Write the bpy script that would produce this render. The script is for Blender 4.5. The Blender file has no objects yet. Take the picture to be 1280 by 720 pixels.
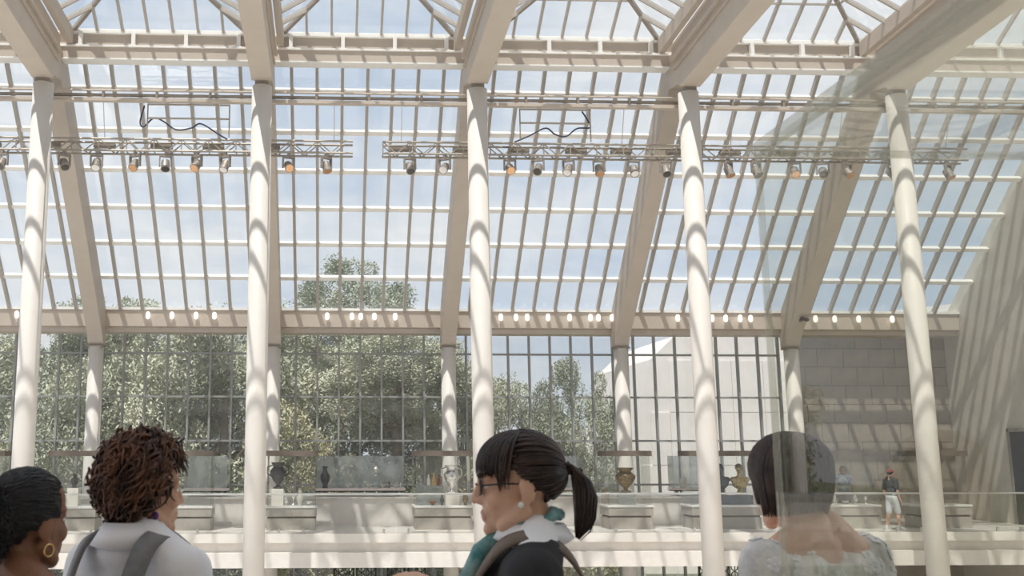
import bpy, bmesh, math, random
from mathutils import Vector, Matrix, Euler, noise
R = math.radians
scene = bpy.context.scene
COL = scene.collection

# ------------------------------------------------------------------ camera
EYE = 2.10
cam_d = bpy.data.cameras.new('camera')
cam = bpy.data.objects.new('camera', cam_d)
COL.objects.link(cam)
cam.location = (0, 0, EYE)
cam.rotation_euler = (math.pi / 2 + 0.1631, 0, -0.0396)
cam_d.sensor_width = 36
cam_d.lens = 1257.7 / 1280 * 36
cam_d.shift_x = (640 - 462.0) / 1280
cam_d.clip_start = 0.05
cam_d.clip_end = 800
cam_d.dof.use_dof = True; cam_d.dof.focus_distance = 28.0; cam_d.dof.aperture_fstop = 9.0
scene.camera = cam

# ------------------------------------------------------------------ world, sun, exposure
scene.view_settings.view_transform = 'Standard'
scene.view_settings.look = 'None'
scene.view_settings.gamma = 1
scene.view_settings.use_curve_mapping = False
scene.view_settings.exposure = 0.42
scene.cycles.transparent_max_bounces = 16
scene.cycles.max_bounces = 8
scene.cycles.diffuse_bounces = 4
scene.cycles.sample_clamp_indirect = 6

world = bpy.data.worlds.new('sky'); scene.world = world
world.use_nodes = True
nt = world.node_tree; nt.nodes.clear()
wo = nt.nodes.new('ShaderNodeOutputWorld'); bg = nt.nodes.new('ShaderNodeBackground')
tc = nt.nodes.new('ShaderNodeTexCoord'); mp = nt.nodes.new('ShaderNodeMapping')
mp.inputs['Scale'].default_value = (1.6, 1.6, 4.5)
ns = nt.nodes.new('ShaderNodeTexNoise'); ns.inputs['Scale'].default_value = 1.7
ns.inputs['Detail'].default_value = 7; ns.inputs['Roughness'].default_value = 0.58
cr = nt.nodes.new('ShaderNodeValToRGB')
cr.color_ramp.elements[0].position = 0.38; cr.color_ramp.elements[0].color = (0.52, 0.61, 0.74, 1)
cr.color_ramp.elements[1].position = 0.60; cr.color_ramp.elements[1].color = (0.80, 0.82, 0.84, 1)
nt.links.new(tc.outputs['Generated'], mp.inputs['Vector'])
nt.links.new(mp.outputs['Vector'], ns.inputs['Vector'])
nt.links.new(ns.outputs['Fac'], cr.inputs['Fac'])
nt.links.new(cr.outputs['Color'], bg.inputs['Color'])
bg.inputs['Strength'].default_value = 0.82
nt.links.new(bg.outputs['Background'], wo.inputs['Surface'])

sun_d = bpy.data.lights.new('sun', 'SUN'); sun = bpy.data.objects.new('sun', sun_d); COL.objects.link(sun)
sun_dir = Vector((0.45, 1.0, -2.4)).normalized()
sun.rotation_euler = sun_dir.to_track_quat('-Z', 'Y').to_euler()
sun.location = (-10, -20, 40)
sun_d.energy = 3.5; sun_d.angle = R(0.6); sun_d.color = (1.0, 0.965, 0.91)

# ------------------------------------------------------------------ materials
def new_mat(name):
    m = bpy.data.materials.new(name); m.use_nodes = True
    return m, m.node_tree, m.node_tree.nodes['Principled BSDF']

def mat(name, col, rough=0.6, metal=0.0, var=0.06, scale=6.0, bump=0.0, spec=0.35, col2=None, coords='Object'):
    m, t, b = new_mat(name)
    b.inputs['Roughness'].default_value = rough; b.inputs['Metallic'].default_value = metal
    b.inputs['Specular IOR Level'].default_value = spec
    tcn = t.nodes.new('ShaderNodeTexCoord'); n = t.nodes.new('ShaderNodeTexNoise')
    n.inputs['Scale'].default_value = scale; n.inputs['Detail'].default_value = 4
    r = t.nodes.new('ShaderNodeValToRGB')
    c2 = col2 or tuple(min(1, c * (1 + var)) for c in col)
    c1 = col if col2 else tuple(c * (1 - var) for c in col)
    r.color_ramp.elements[0].position = 0.35; r.color_ramp.elements[0].color = (*c1, 1)
    r.color_ramp.elements[1].position = 0.65; r.color_ramp.elements[1].color = (*c2, 1)
    t.links.new(tcn.outputs[coords], n.inputs['Vector']); t.links.new(n.outputs['Fac'], r.inputs['Fac'])
    t.links.new(r.outputs['Color'], b.inputs['Base Color'])
    if bump:
        bp = t.nodes.new('ShaderNodeBump'); bp.inputs['Strength'].default_value = bump
        bp.inputs['Distance'].default_value = 0.02
        t.links.new(n.outputs['Fac'], bp.inputs['Height']); t.links.new(bp.outputs['Normal'], b.inputs['Normal'])
    return m

def glass_mat(name, tint, haze=0.0, haze_col=(0.8, 0.82, 0.78), f0=0.035, rough=0.0):
    m = bpy.data.materials.new(name); m.use_nodes = True
    t = m.node_tree; t.nodes.clear()
    o = t.nodes.new('ShaderNodeOutputMaterial'); tr = t.nodes.new('ShaderNodeBsdfTransparent')
    gl = t.nodes.new('ShaderNodeBsdfGlossy'); gl.inputs['Roughness'].default_value = rough
    lw = t.nodes.new('ShaderNodeLayerWeight'); lw.inputs['Blend'].default_value = 0.5
    pw = t.nodes.new('ShaderNodeMath'); pw.operation = 'POWER'; pw.inputs[1].default_value = 5
    fr = t.nodes.new('ShaderNodeMath'); fr.operation = 'MULTIPLY_ADD'; fr.inputs[1].default_value = 1 - f0; fr.inputs[2].default_value = f0
    t.links.new(lw.outputs['Facing'], pw.inputs[0]); t.links.new(pw.outputs[0], fr.inputs[0])
    tr.inputs['Color'].default_value = (*tint, 1)
    mx = t.nodes.new('ShaderNodeMixShader')
    t.links.new(fr.outputs[0], mx.inputs[0]); t.links.new(tr.outputs[0], mx.inputs[1]); t.links.new(gl.outputs[0], mx.inputs[2])
    out = mx
    if haze:
        df = t.nodes.new('ShaderNodeBsdfDiffuse'); df.inputs['Color'].default_value = (*haze_col, 1)
        tl = t.nodes.new('ShaderNodeBsdfTranslucent'); tl.inputs['Color'].default_value = (*haze_col, 1)
        a = t.nodes.new('ShaderNodeMixShader'); a.inputs[0].default_value = 0.5
        t.links.new(df.outputs[0], a.inputs[1]); t.links.new(tl.outputs[0], a.inputs[2])
        n = t.nodes.new('ShaderNodeTexNoise'); n.inputs['Scale'].default_value = 2.2; n.inputs['Detail'].default_value = 3
        tcn = t.nodes.new('ShaderNodeTexCoord'); t.links.new(tcn.outputs['Object'], n.inputs['Vector'])
        mr = t.nodes.new('ShaderNodeMapRange')
        mr.inputs['From Min'].default_value = 0.3; mr.inputs['From Max'].default_value = 0.7
        mr.inputs['To Min'].default_value = haze * 0.7; mr.inputs['To Max'].default_value = haze * 1.3
        t.links.new(n.outputs['Fac'], mr.inputs['Value'])
        m2 = t.nodes.new('ShaderNodeMixShader'); t.links.new(mr.outputs[0], m2.inputs[0])
        t.links.new(mx.outputs[0], m2.inputs[1]); t.links.new(a.outputs[0], m2.inputs[2]); out = m2
    t.links.new(out.outputs[0], o.inputs['Surface'])
    return m

M = {}
M['paint'] = mat('warm_white_paint_shaded', (0.545, 0.475, 0.405), 0.5, var=0.025, scale=2)  # column white darkened: the roof frame's shade is put into this colour
M['column'] = mat('column_paint', (0.74, 0.695, 0.64), 0.5, var=0.02, scale=2)
M['purlin'] = mat('purlin_white', (0.88, 0.86, 0.82), 0.45, var=0.02)
M['mullion'] = mat('mullion_shaded_paint', (0.45, 0.41, 0.365), 0.45, var=0.05)  # same white paint, with the shade under the bars put into its colour
M['wallmull'] = mat('wall_mullion_grey', (0.34, 0.34, 0.33), 0.4, var=0.05)
M['beamdark'] = mat('brown_steel', (0.30, 0.26, 0.22), 0.5, var=0.1)
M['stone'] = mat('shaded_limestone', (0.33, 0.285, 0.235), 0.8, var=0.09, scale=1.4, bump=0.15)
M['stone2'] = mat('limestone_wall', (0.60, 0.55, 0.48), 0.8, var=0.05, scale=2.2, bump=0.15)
M['pale'] = mat('pale_limestone', (0.82, 0.765, 0.735), 0.8, var=0.04, scale=0.6, bump=0.1)
M['floor'] = mat('pale_stone_floor', (0.76, 0.72, 0.66), 0.25, var=0.05, scale=1.2)
M['slab'] = mat('slab_plaster', (0.80, 0.755, 0.70), 0.6, var=0.03)
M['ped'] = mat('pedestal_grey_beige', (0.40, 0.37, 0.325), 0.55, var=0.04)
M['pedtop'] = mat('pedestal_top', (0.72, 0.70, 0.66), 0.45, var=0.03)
M['hood'] = mat('case_hood_brown_grey', (0.17, 0.14, 0.115), 0.5, var=0.1, scale=3)
M['steel'] = mat('brushed_steel', (0.62, 0.62, 0.60), 0.3, 0.8, var=0.04)
M['black'] = mat('black_metal', (0.03, 0.028, 0.028), 0.45, var=0.2)
M['iron'] = mat('cast_iron', (0.035, 0.033, 0.03), 0.5, 0.3, var=0.2)
M['trussmat'] = mat('truss_aluminium', (0.40, 0.355, 0.30), 0.45, 0.2, var=0.06)
M['lamp'] = mat('lamp_housing', (0.34, 0.305, 0.27), 0.4, 0.2, var=0.2, scale=12)
M['lens_amber'] = mat('amber_lens', (0.75, 0.42, 0.22), 0.15, 0.5, var=0.3, scale=30, spec=0.8)
M['lens_dark'] = mat('dark_lens', (0.06, 0.055, 0.05), 0.15, var=0.2, spec=0.8)
M['bulb'] = mat('white_lamp', (0.92, 0.88, 0.85), 0.35, var=0.02)
M['lit'] = mat('lit_lamp', (0.92, 0.88, 0.85), 0.35, var=0.02)
M['lit'].node_tree.nodes['Principled BSDF'].inputs['Emission Color'].default_value = (1, .95, .9, 1)
M['lit'].node_tree.nodes['Principled BSDF'].inputs['Emission Strength'].default_value = 0.8
M['cable'] = mat('dark_blue_cable', (0.06, 0.07, 0.12), 0.5, var=0.1)
M['roofglass'] = glass_mat('roof_glass', (0.955, 0.965, 0.97), 0.04, (0.85, 0.87, 0.88))
M['wallglass'] = glass_mat('wall_glass', (0.94, 0.945, 0.94), 0.07, (0.81, 0.81, 0.80))
M['caseglass'] = glass_mat('vitrine_glass', (0.975, 0.98, 0.975), 0.012, (0.82, 0.80, 0.77))
M['neargl'] = glass_mat('showcase_glass', (0.955, 0.96, 0.945), 0.011, (0.80, 0.78, 0.73), 0.014)
M['nearedge'] = glass_mat('showcase_glass_edge', (0.93, 0.93, 0.90), 0.24, (0.80, 0.78, 0.71))
M['railgl'] = glass_mat('balustrade_glass', (0.98, 0.985, 0.98), 0.012, (0.82, 0.80, 0.77))
M['leaf'] = mat('leaves_grey_green', (0.30, 0.32, 0.225), 0.6, var=0.3, scale=0.9, col2=(0.60, 0.60, 0.46))
M['leaf2'] = mat('leaves_deep_green', (0.24, 0.27, 0.19), 0.6, var=0.3, scale=0.9, col2=(0.48, 0.50, 0.37))
M['leaf3'] = mat('leaves_yellow_green', (0.38, 0.37, 0.22), 0.6, var=0.3, scale=0.9, col2=(0.68, 0.63, 0.43))
M['bark'] = mat('bark', (0.16, 0.12, 0.085), 0.9, var=0.3, scale=3, bump=0.4)
M['grass'] = mat('grass_ground', (0.15, 0.18, 0.09), 0.9, var=0.3, scale=0.5)
M['silver'] = mat('silver', (0.78, 0.77, 0.74), 0.2, 0.9, var=0.05, scale=20)
M['bronze'] = mat('bronze', (0.22, 0.16, 0.09), 0.35, 0.6, var=0.4, scale=18)
M['gold'] = mat('gilt_bronze', (0.42, 0.32, 0.15), 0.35, 0.6, var=0.4, scale=18)
M['darkvase'] = mat('dark_glaze', (0.06, 0.06, 0.065), 0.25, var=0.3, scale=12, spec=0.6)
M['clear'] = glass_mat('clear_glassware', (0.85, 0.89, 0.89), 0.16, (0.9, 0.92, 0.92))
M['cream'] = mat('cream_porcelain', (0.82, 0.77, 0.69), 0.25, var=0.05, spec=0.6)
M['rust'] = mat('red_brown_glaze', (0.28, 0.10, 0.06), 0.3, var=0.3, scale=15)
M['amber'] = mat('amber_glaze', (0.62, 0.42, 0.20), 0.3, var=0.2, scale=15)
M['pink'] = mat('pink_shelf', (0.80, 0.70, 0.66), 0.5, var=0.03)

# ------------------------------------------------------------------ mesh helpers
class MB:
    def __init__(s): s.v = []; s.f = []
    def add(s, vs, fs):
        o = len(s.v); s.v += [tuple(v) for v in vs]; s.f += [tuple(i + o for i in f) for f in fs]; return s
    def box(s, a, b):
        x0, y0, z0 = a; x1, y1, z1 = b
        return s.add([(x0,y0,z0),(x1,y0,z0),(x1,y1,z0),(x0,y1,z0),(x0,y0,z1),(x1,y0,z1),(x1,y1,z1),(x0,y1,z1)],
                     [(0,3,2,1),(4,5,6,7),(0,1,5,4),(1,2,6,5),(2,3,7,6),(3,0,4,7)])
    def bar(s, p, q, w, d, up=(0, 0, 1)):
        p = Vector(p); q = Vector(q); t = (q - p).normalized(); u = Vector(up)
        a = t.cross(u)
        if a.length < 1e-4: a = t.cross(Vector((0, 1, 0)))
        a.normalize(); b = a.cross(t).normalized()
        vs = []
        for c in (p, q):
            for i, j in ((-1,-1),(1,-1),(1,1),(-1,1)): vs.append(c + a * (i * w / 2) + b * (j * d / 2))
        return s.add(vs, [(0,1,2,3),(7,6,5,4),(0,4,5,1),(1,5,6,2),(2,6,7,3),(3,7,4,0)])
    def tube(s, pts, r, n=8, cap=True):
        pts = [Vector(p) for p in pts]; rs = r if isinstance(r, (list, tuple)) else [r] * len(pts)
        up = None; vs = []; fs = []
        for i, p in enumerate(pts):
            t = (pts[min(i + 1, len(pts) - 1)] - pts[max(i - 1, 0)])
            if t.length < 1e-9: t = Vector((0, 0, 1))
            t.normalize()
            if up is None:
                up = Vector((0, 0, 1)) if abs(t.z) < 0.9 else Vector((1, 0, 0))
            a = t.cross(up)
            if a.length < 1e-5: a = t.cross(Vector((0.3, 1, 0.2)))
            a.normalize(); b = a.cross(t).normalized(); up = b
            for k in range(n):
                g = 2 * math.pi * k / n
                vs.append(p + (a * math.cos(g) + b * math.sin(g)) * rs[i])
        for i in range(len(pts) - 1):
            for k in range(n):
                k2 = (k + 1) % n
                fs.append((i*n+k, i*n+k2, (i+1)*n+k2, (i+1)*n+k))
        if cap:
            fs.append(tuple(range(n - 1, -1, -1))); fs.append(tuple((len(pts)-1)*n + k for k in range(n)))
        return s.add(vs, fs)
    def lathe(s, prof, n=20, c=(0, 0, 0)):
        vs = []; fs = []
        for r, z in prof:
            for k in range(n):
                g = 2 * math.pi * k / n; vs.append((c[0] + r * math.cos(g), c[1] + r * math.sin(g), c[2] + z))
        for i in range(len(prof) - 1):
            for k in range(n):
                k2 = (k + 1) % n; fs.append((i*n+k, i*n+k2, (i+1)*n+k2, (i+1)*n+k))
        fs.append(tuple(range(n - 1, -1, -1))); fs.append(tuple((len(prof)-1)*n + k for k in range(n)))
        return s.add(vs, fs)
    def ell(s, c, r, rot=None, nu=14, nv=9):
        c = Vector(c); vs = []; fs = []
        for i in range(nv + 1):
            th = math.pi * i / nv
            for k in range(nu):
                ph = 2 * math.pi * k / nu
                p = Vector((r[0]*math.sin(th)*math.cos(ph), r[1]*math.sin(th)*math.sin(ph), r[2]*math.cos(th)))
                if rot: p = rot @ p
                vs.append(c + p)
        for i in range(nv):
            for k in range(nu):
                k2 = (k + 1) % nu; fs.append((i*nu+k, (i+1)*nu+k, (i+1)*nu+k2, i*nu+k2))
        return s.add(vs, fs)
    def caps(s, p, q, r1, r2, n=12):
        # round-ended tapered limb
        p = Vector(p); q = Vector(q); t = (q - p); L = t.length
        if L < 1e-6: return s.ell(p, (r1, r1, r1))
        t /= L; pts = []; rs = []
        for k in range(5):
            g = math.pi / 2 * (1 - k / 4); pts.append(p - t * r1 * math.sin(g)); rs.append(max(r1 * math.cos(g), 1e-4))
        for k in range(5):
            g = math.pi / 2 * k / 4; pts.append(q + t * r2 * math.sin(g)); rs.append(max(r2 * math.cos(g), 1e-4))
        return s.tube(pts, rs, n)
    def mesh(s, name):
        me = bpy.data.meshes.new(name); me.from_pydata(s.v, [], s.f); me.update(); return me
    def build(s, name, m, parent=None, smooth=False):
        me = s.mesh(name)
        if smooth: me.shade_smooth()
        me.materials.append(m); return link(name, me, parent)

def link(name, me, parent=None, loc=None, mtx=None):
    o = bpy.data.objects.new(name, me); COL.objects.link(o)
    if parent: o.parent = parent
    if loc is not None: o.location = loc
    if mtx is not None: o.matrix_local = mtx
    return o
def empty(name, loc=(0, 0, 0), rz=0):
    o = bpy.data.objects.new(name, None); COL.objects.link(o); o.location = loc; o.rotation_euler = (0, 0, rz)
    o.empty_display_size = 0.1; return o
def tag(o, label, cat, group=None, kind=None):
    o['label'] = label; o['category'] = cat
    if group: o['group'] = group
    if kind: o['kind'] = kind
    return o
def struct(o, label=None, cat=None):
    o['kind'] = 'structure'
    if label: o['label'] = label
    if cat: o['category'] = cat
    return o
def copy_tree(o, parent=None):
    c = o.copy(); COL.objects.link(c); c.parent = parent
    for ch in list(o.children): copy_tree(ch, c)
    return c
def unit_box(name, m):
    me = MB().box((-.5, -.5, -.5), (.5, .5, .5)).mesh(name); me.materials.append(m); return me
def bevel(o, w=0.01, seg=2):
    md = o.modifiers.new('bevel', 'BEVEL'); md.width = w; md.segments = seg; md.limit_method = 'ANGLE'; return o

# ------------------------------------------------------------------ dimensions of the court (metres)
BAY = 5.6
CX = [-13.0 + BAY * k for k in range(6)]            # column lines, the last bay ends on the stone side wall
XW = 20.75                                           # side wall
Y1, Y2, YW = 25.0, 31.98, 33.1                       # tall columns, short columns, window wall
GL = 38.95                                           # roof glass plane: y + z = GL
ZTOP = 12.85                                         # top of the sloped glass
XL = -13.0
BAYS = [(CX[k], CX[k] + BAY if k < 5 else XW) for k in range(6)]
ORD = ['sixth', 'fifth', 'fourth', 'third', 'second', 'first']
S2 = math.sqrt(0.5)

# ------------------------------------------------------------------ floors and walls
fl = struct(MB().box((XL - 4, 27.4, -0.23), (XW, 33.3, 0)).build('floor', M['floor']), 'pale stone floor of the balcony across the court', 'floor')
MB().box((XL - 4, 27.55, -0.48), (XW, 28.2, -0.23)).build('fascia_recess', M['slab'], fl)
MB().box((XL - 4, 27.35, -0.87), (XW, 28.2, -0.48)).build('fascia_beam', M['slab'], fl)
MB().box((XL - 4, 28.2, -0.6), (XW, 33.3, -0.24)).build('soffit', M['slab'], fl)
struct(MB().box((-6, -5, 0.25), (9, 4.6, 0.45)).build('floor', M['floor']), 'pale stone floor under the standing visitors', 'floor')
struct(MB().box((XL - 8, 4, -5.7), (XW, 34, -5.5)).build('floor', M['floor']), 'court floor far below the balcony', 'floor')
struct(MB().box((-20, -6.4, -5.5), (XW, -6.0, 14.5)).build('wall_near_blocker', M['stone2']), 'unseen limestone wall added behind the near gallery to darken the court', 'wall')  # added out of view: cuts skylight from the open rear, bounces warm light
struct(MB().box((-9, -6, 8.0), (16, 1.2, 8.4)).build('ceiling', M['slab']), 'unseen plaster slab added over the near gallery to block the sun', 'ceiling')  # added out of view, sized to keep the sun off the near visitors

# parapet under the window wall
struct(MB().box((XL - 4, 30.5, 0), (15.4, 31.6, 0.78)).box((XL - 4, 30.44, 0.78), (15.4, 31.68, 0.83)).build('trim_1', M['slab']), 'low plaster parapet below the window wall', 'parapet')

# stone wall at the right end of the window wall, laid in blocks
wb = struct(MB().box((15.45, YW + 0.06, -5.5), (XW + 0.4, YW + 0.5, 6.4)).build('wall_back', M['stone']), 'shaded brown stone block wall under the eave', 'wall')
random.seed(4)
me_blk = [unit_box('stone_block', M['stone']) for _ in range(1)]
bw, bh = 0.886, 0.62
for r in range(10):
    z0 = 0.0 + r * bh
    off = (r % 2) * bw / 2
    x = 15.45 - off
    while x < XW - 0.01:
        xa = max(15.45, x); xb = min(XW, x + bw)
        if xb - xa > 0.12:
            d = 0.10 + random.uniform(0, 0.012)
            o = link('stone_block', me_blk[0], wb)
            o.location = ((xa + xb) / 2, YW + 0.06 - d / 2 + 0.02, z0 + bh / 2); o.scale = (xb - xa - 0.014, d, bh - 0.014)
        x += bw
# side wall: follows the roof slope
yz = [(34.0, -5.5), (33.4, 6.2), (26.1, ZTOP + 0.1), (25.6, 13.6), (10, 14.4), (10, -5.5)]
vs = [(XW, y, z) for y, z in yz] + [(XW + 0.5, y, z) for y, z in yz]
n = len(yz)
wr = struct(MB().add(vs, [tuple(range(n)), tuple(range(2*n-1, n-1, -1))] + [(i, i+n, (i+1) % n + n, (i+1) % n) for i in range(n)]).build('wall_right', M['stone2']), 'limestone side wall with diagonal bars of sunlight', 'wall')
dr = struct(empty('door_1', (XW, 29.15, 0)), 'dark framed doorway in the limestone side wall', 'door')
MB().box((-0.06, -1.0, 0), (0.0, 1.0, 2.75)).build('door_leaf', M['black'], dr)
MB().box((-0.09, -1.1, 0), (0.0, -1.0, 2.85)).box((-0.09, 1.0, 0), (0.0, 1.1, 2.85)).box((-0.09, -1.1, 2.75), (0.0, 1.1, 2.85)).build('door_frame', M['beamdark'], dr)
MB().tube([(-0.1, -0.75, 0.9), (-0.1, -0.75, 1.3)], 0.02).build('door_handle', M['steel'], dr)

# ------------------------------------------------------------------ roof frame
roof = struct(empty('ceiling', (0, 0, 0)), 'warm white steel frame carrying the glass roof', 'ceiling')
RAF = GL - 0.10
for k in range(6):
    x = CX[k]
    # rafter: box girder down the slope, inner edge 0.88 m under the glass
    w = 0.24
    prof = [(25.05, 11.75), (25.75, 11.85), (31.80, 5.80), (31.98, 5.50), (32.32, 5.50), (32.36, RAF - 32.36), (26.1, RAF - 26.1), (25.05, RAF - 26.1)]
    n = len(prof)
    vs = [(x - w, y, z) for y, z in prof] + [(x + w, y, z) for y, z in prof]
    bevel(MB().add(vs, [tuple(range(n)), tuple(range(2*n-1, n-1, -1))] + [(i, i+n, (i+1) % n + n, (i+1) % n) for i in range(n)]).build('rafter', M['paint'], roof), 0.015)
    # girder: nearly level, running back over the court
    w = 0.27; sl = 0.056
    def gz(y, z): return z + (Y1 - y) * sl
    prof = [(25.35, 11.95), (24.85, 11.60), (7.0, gz(7, 11.60)), (7.0, gz(7, 12.95)), (25.35, 12.95)]
    n = len(prof)
    vs = [(x - w, y, z) for y, z in prof] + [(x + w, y, z) for y, z in prof]
    g = bevel(MB().add(vs, [tuple(range(n)), tuple(range(2*n-1, n-1, -1))] + [(i, i+n, (i+1) % n + n, (i+1) % n) for i in range(n)]).build('girder', M['paint'], roof), 0.015)
    for s_ in (-1, 1):
        mb = MB()
        mb.bar((x + s_ * (w + 0.05), 25.2, 12.45), (x + s_ * (w + 0.05), 7.0, gz(7, 12.45)), 0.10, 0.08)
        mb.bar((x + s_ * (w + 0.03), 25.2, 12.2), (x + s_ * (w + 0.03), 7.0, gz(7, 12.2)), 0.05, 0.04)
        mb.build('girder_ledge', M['paint'], g)
        # upstand gutter that carries the skylight
        MB().bar((x + s_ * (w + 0.16), 25.7, 13.05), (x + s_ * (w + 0.16), 7.0, 13.05 + 1.0), 0.16, 0.40).build('skylight_curb', M['paint'], g)
# longitudinal members
bevel(MB().box((XL - 4, 32.15, 6.10), (XW, 32.80, 6.64)).build('eave_beam', M['paint'], roof), 0.02)
bevel(MB().box((XL - 4, 32.28, 5.94), (XW, 32.95, 6.10)).build('eave_beam_flange', M['paint'], roof), 0.01)
MB().box((XL - 4, 32.10, 6.64), (XW, 32.42, 6.72)).build('eave_sill', M['purlin'], roof)
tb = MB().box((XL - 4, 25.65, 12.46), (XW, 25.95, 12.78)).build('ridge_beam', M['paint'], roof)
MB().box((XL - 4, 25.60, 12.78), (XW, 25.98, 12.83)).box((XL - 4, 25.60, 12.42), (XW, 25.98, 12.46)).build('ridge_beam_flange', M['purlin'], tb)
rg = MB().box((XL - 4, 25.80, 12.83), (XW, 25.98, 13.20)).build('ridge_gutter', M['paint'], roof)
MB().box((XL - 4, 25.70, 13.20), (XW, 26.02, 13.25)).build('ridge_gutter_lip', M['purlin'], rg)
me_br = MB().box((-0.05, -0.07, -0.17), (0.05, 0.07, 0.17)).box((-0.09, -0.1, -0.2), (0.09, 0.1, -0.165)).mesh('bracket'); me_br.materials.append(M['purlin'])
for x0, x1 in BAYS:
    for j in range(4):
        link('bracket', me_br, rg, (x0 + 0.7 + 1.4 * j, 25.72, 13.02))
# pipe-and-track beam hung across the front of the sloped glass
tk = MB().box((XL - 4, 25.5, 11.24), (XW, 25.66, 11.33)).box((XL - 4, 25.62, 11.33), (XW, 25.68, 11.36)).build('track_beam', M['paint'], roof)
MB().tube([(XL - 4, 25.58, 11.42), (XW, 25.58, 11.42)], 0.045, 8).build('conduit', M['beamdark'], tk)
MB().tube([(XL - 4, 25.52, 11.53), (XW, 25.52, 11.53)], 0.03, 8).build('pipe', M['paint'], tk)
me_cl = MB().box((-0.03, -0.05, -0.14), (0.03, 0.05, 0.12)).mesh('pipe_clamp'); me_cl.materials.append(M['beamdark'])
x = XL
while x < XW - 0.3:
    link('pipe_clamp', me_cl, tk, (x, 25.57, 11.42)); x += 1.4

# ------------------------------------------------------------------ sloped glazing, one window per bay
NROW = 7
YR = [32.23 - 0.898 * i for i in range(7)] + [26.12]           # purlin lines down the slope
me_pane = unit_box('pane', M['roofglass'])
me_purl = unit_box('purlin', M['purlin'])
me_mul = unit_box('mullion', M['mullion'])
slopeR = Matrix.Rotation(-math.pi / 4, 4, 'X')                   # local y runs down the slope (away), z is the normal
BNAME = ['sixth', 'fifth', 'fourth', 'third', 'second', 'first']
def slope_pt(x, y, dn=0.0):
    # dn: metres inside the glass plane
    return Vector((x, y - dn * S2, GL - y - dn * S2))
for k, (x0, x1) in enumerate(BAYS):
    wn = struct(empty('window_%d' % (k + 1), (x0, 32.3, 6.65)), 'sloped glass roof bay, %s from the limestone side wall' % BNAME[k], 'glass roof')
    base = Vector((x0, 32.3, 6.65))
    def put(me, name, x, y, dn, sc):
        o = link(name, me, wn)
        o.matrix_local = Matrix.Translation(slope_pt(x, y, dn) - base) @ slopeR @ Matrix.Diagonal((*sc, 1))
        return o
    xs = [x0 + 0.7 * j for j in range(8)] + [x1]
    for i in range(7):
        ya, yb = YR[i], YR[i + 1]
        L = (ya - yb) / S2
        for j in range(8):
            a, b = xs[j], xs[j + 1]
            put(me_pane, 'pane', (a + b) / 2, (ya + yb) / 2, random.uniform(-0.004, 0.004), (b - a - 0.03, L - 0.03, 0.012))
    for i, y in enumerate(YR):
        if i == 0 or i == 7: continue
        xm = (x0 + x1) / 2
        put(me_purl, 'purlin', xm, y, 0.07, (x1 - x0 - 0.02, 0.13, 0.13))
        put(me_purl, 'purlin_cap', xm, y + 0.05, 0.02, (x1 - x0 - 0.02, 0.05, 0.03))
    for j in range(1, 8):
        ym = (YR[0] + YR[-1]) / 2; L = (YR[0] - YR[-1]) / S2
        put(me_mul, 'mullion', xs[j], ym, 0.085, (0.085, L, 0.16))
    for i, y in enumerate(YR[:-1]):
        if i == 0: continue
        for j in range(1, 8):
            put(me_mul, 'mullion_joint', xs[j], y, 0.16, (0.095, 0.10, 0.03))

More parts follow.
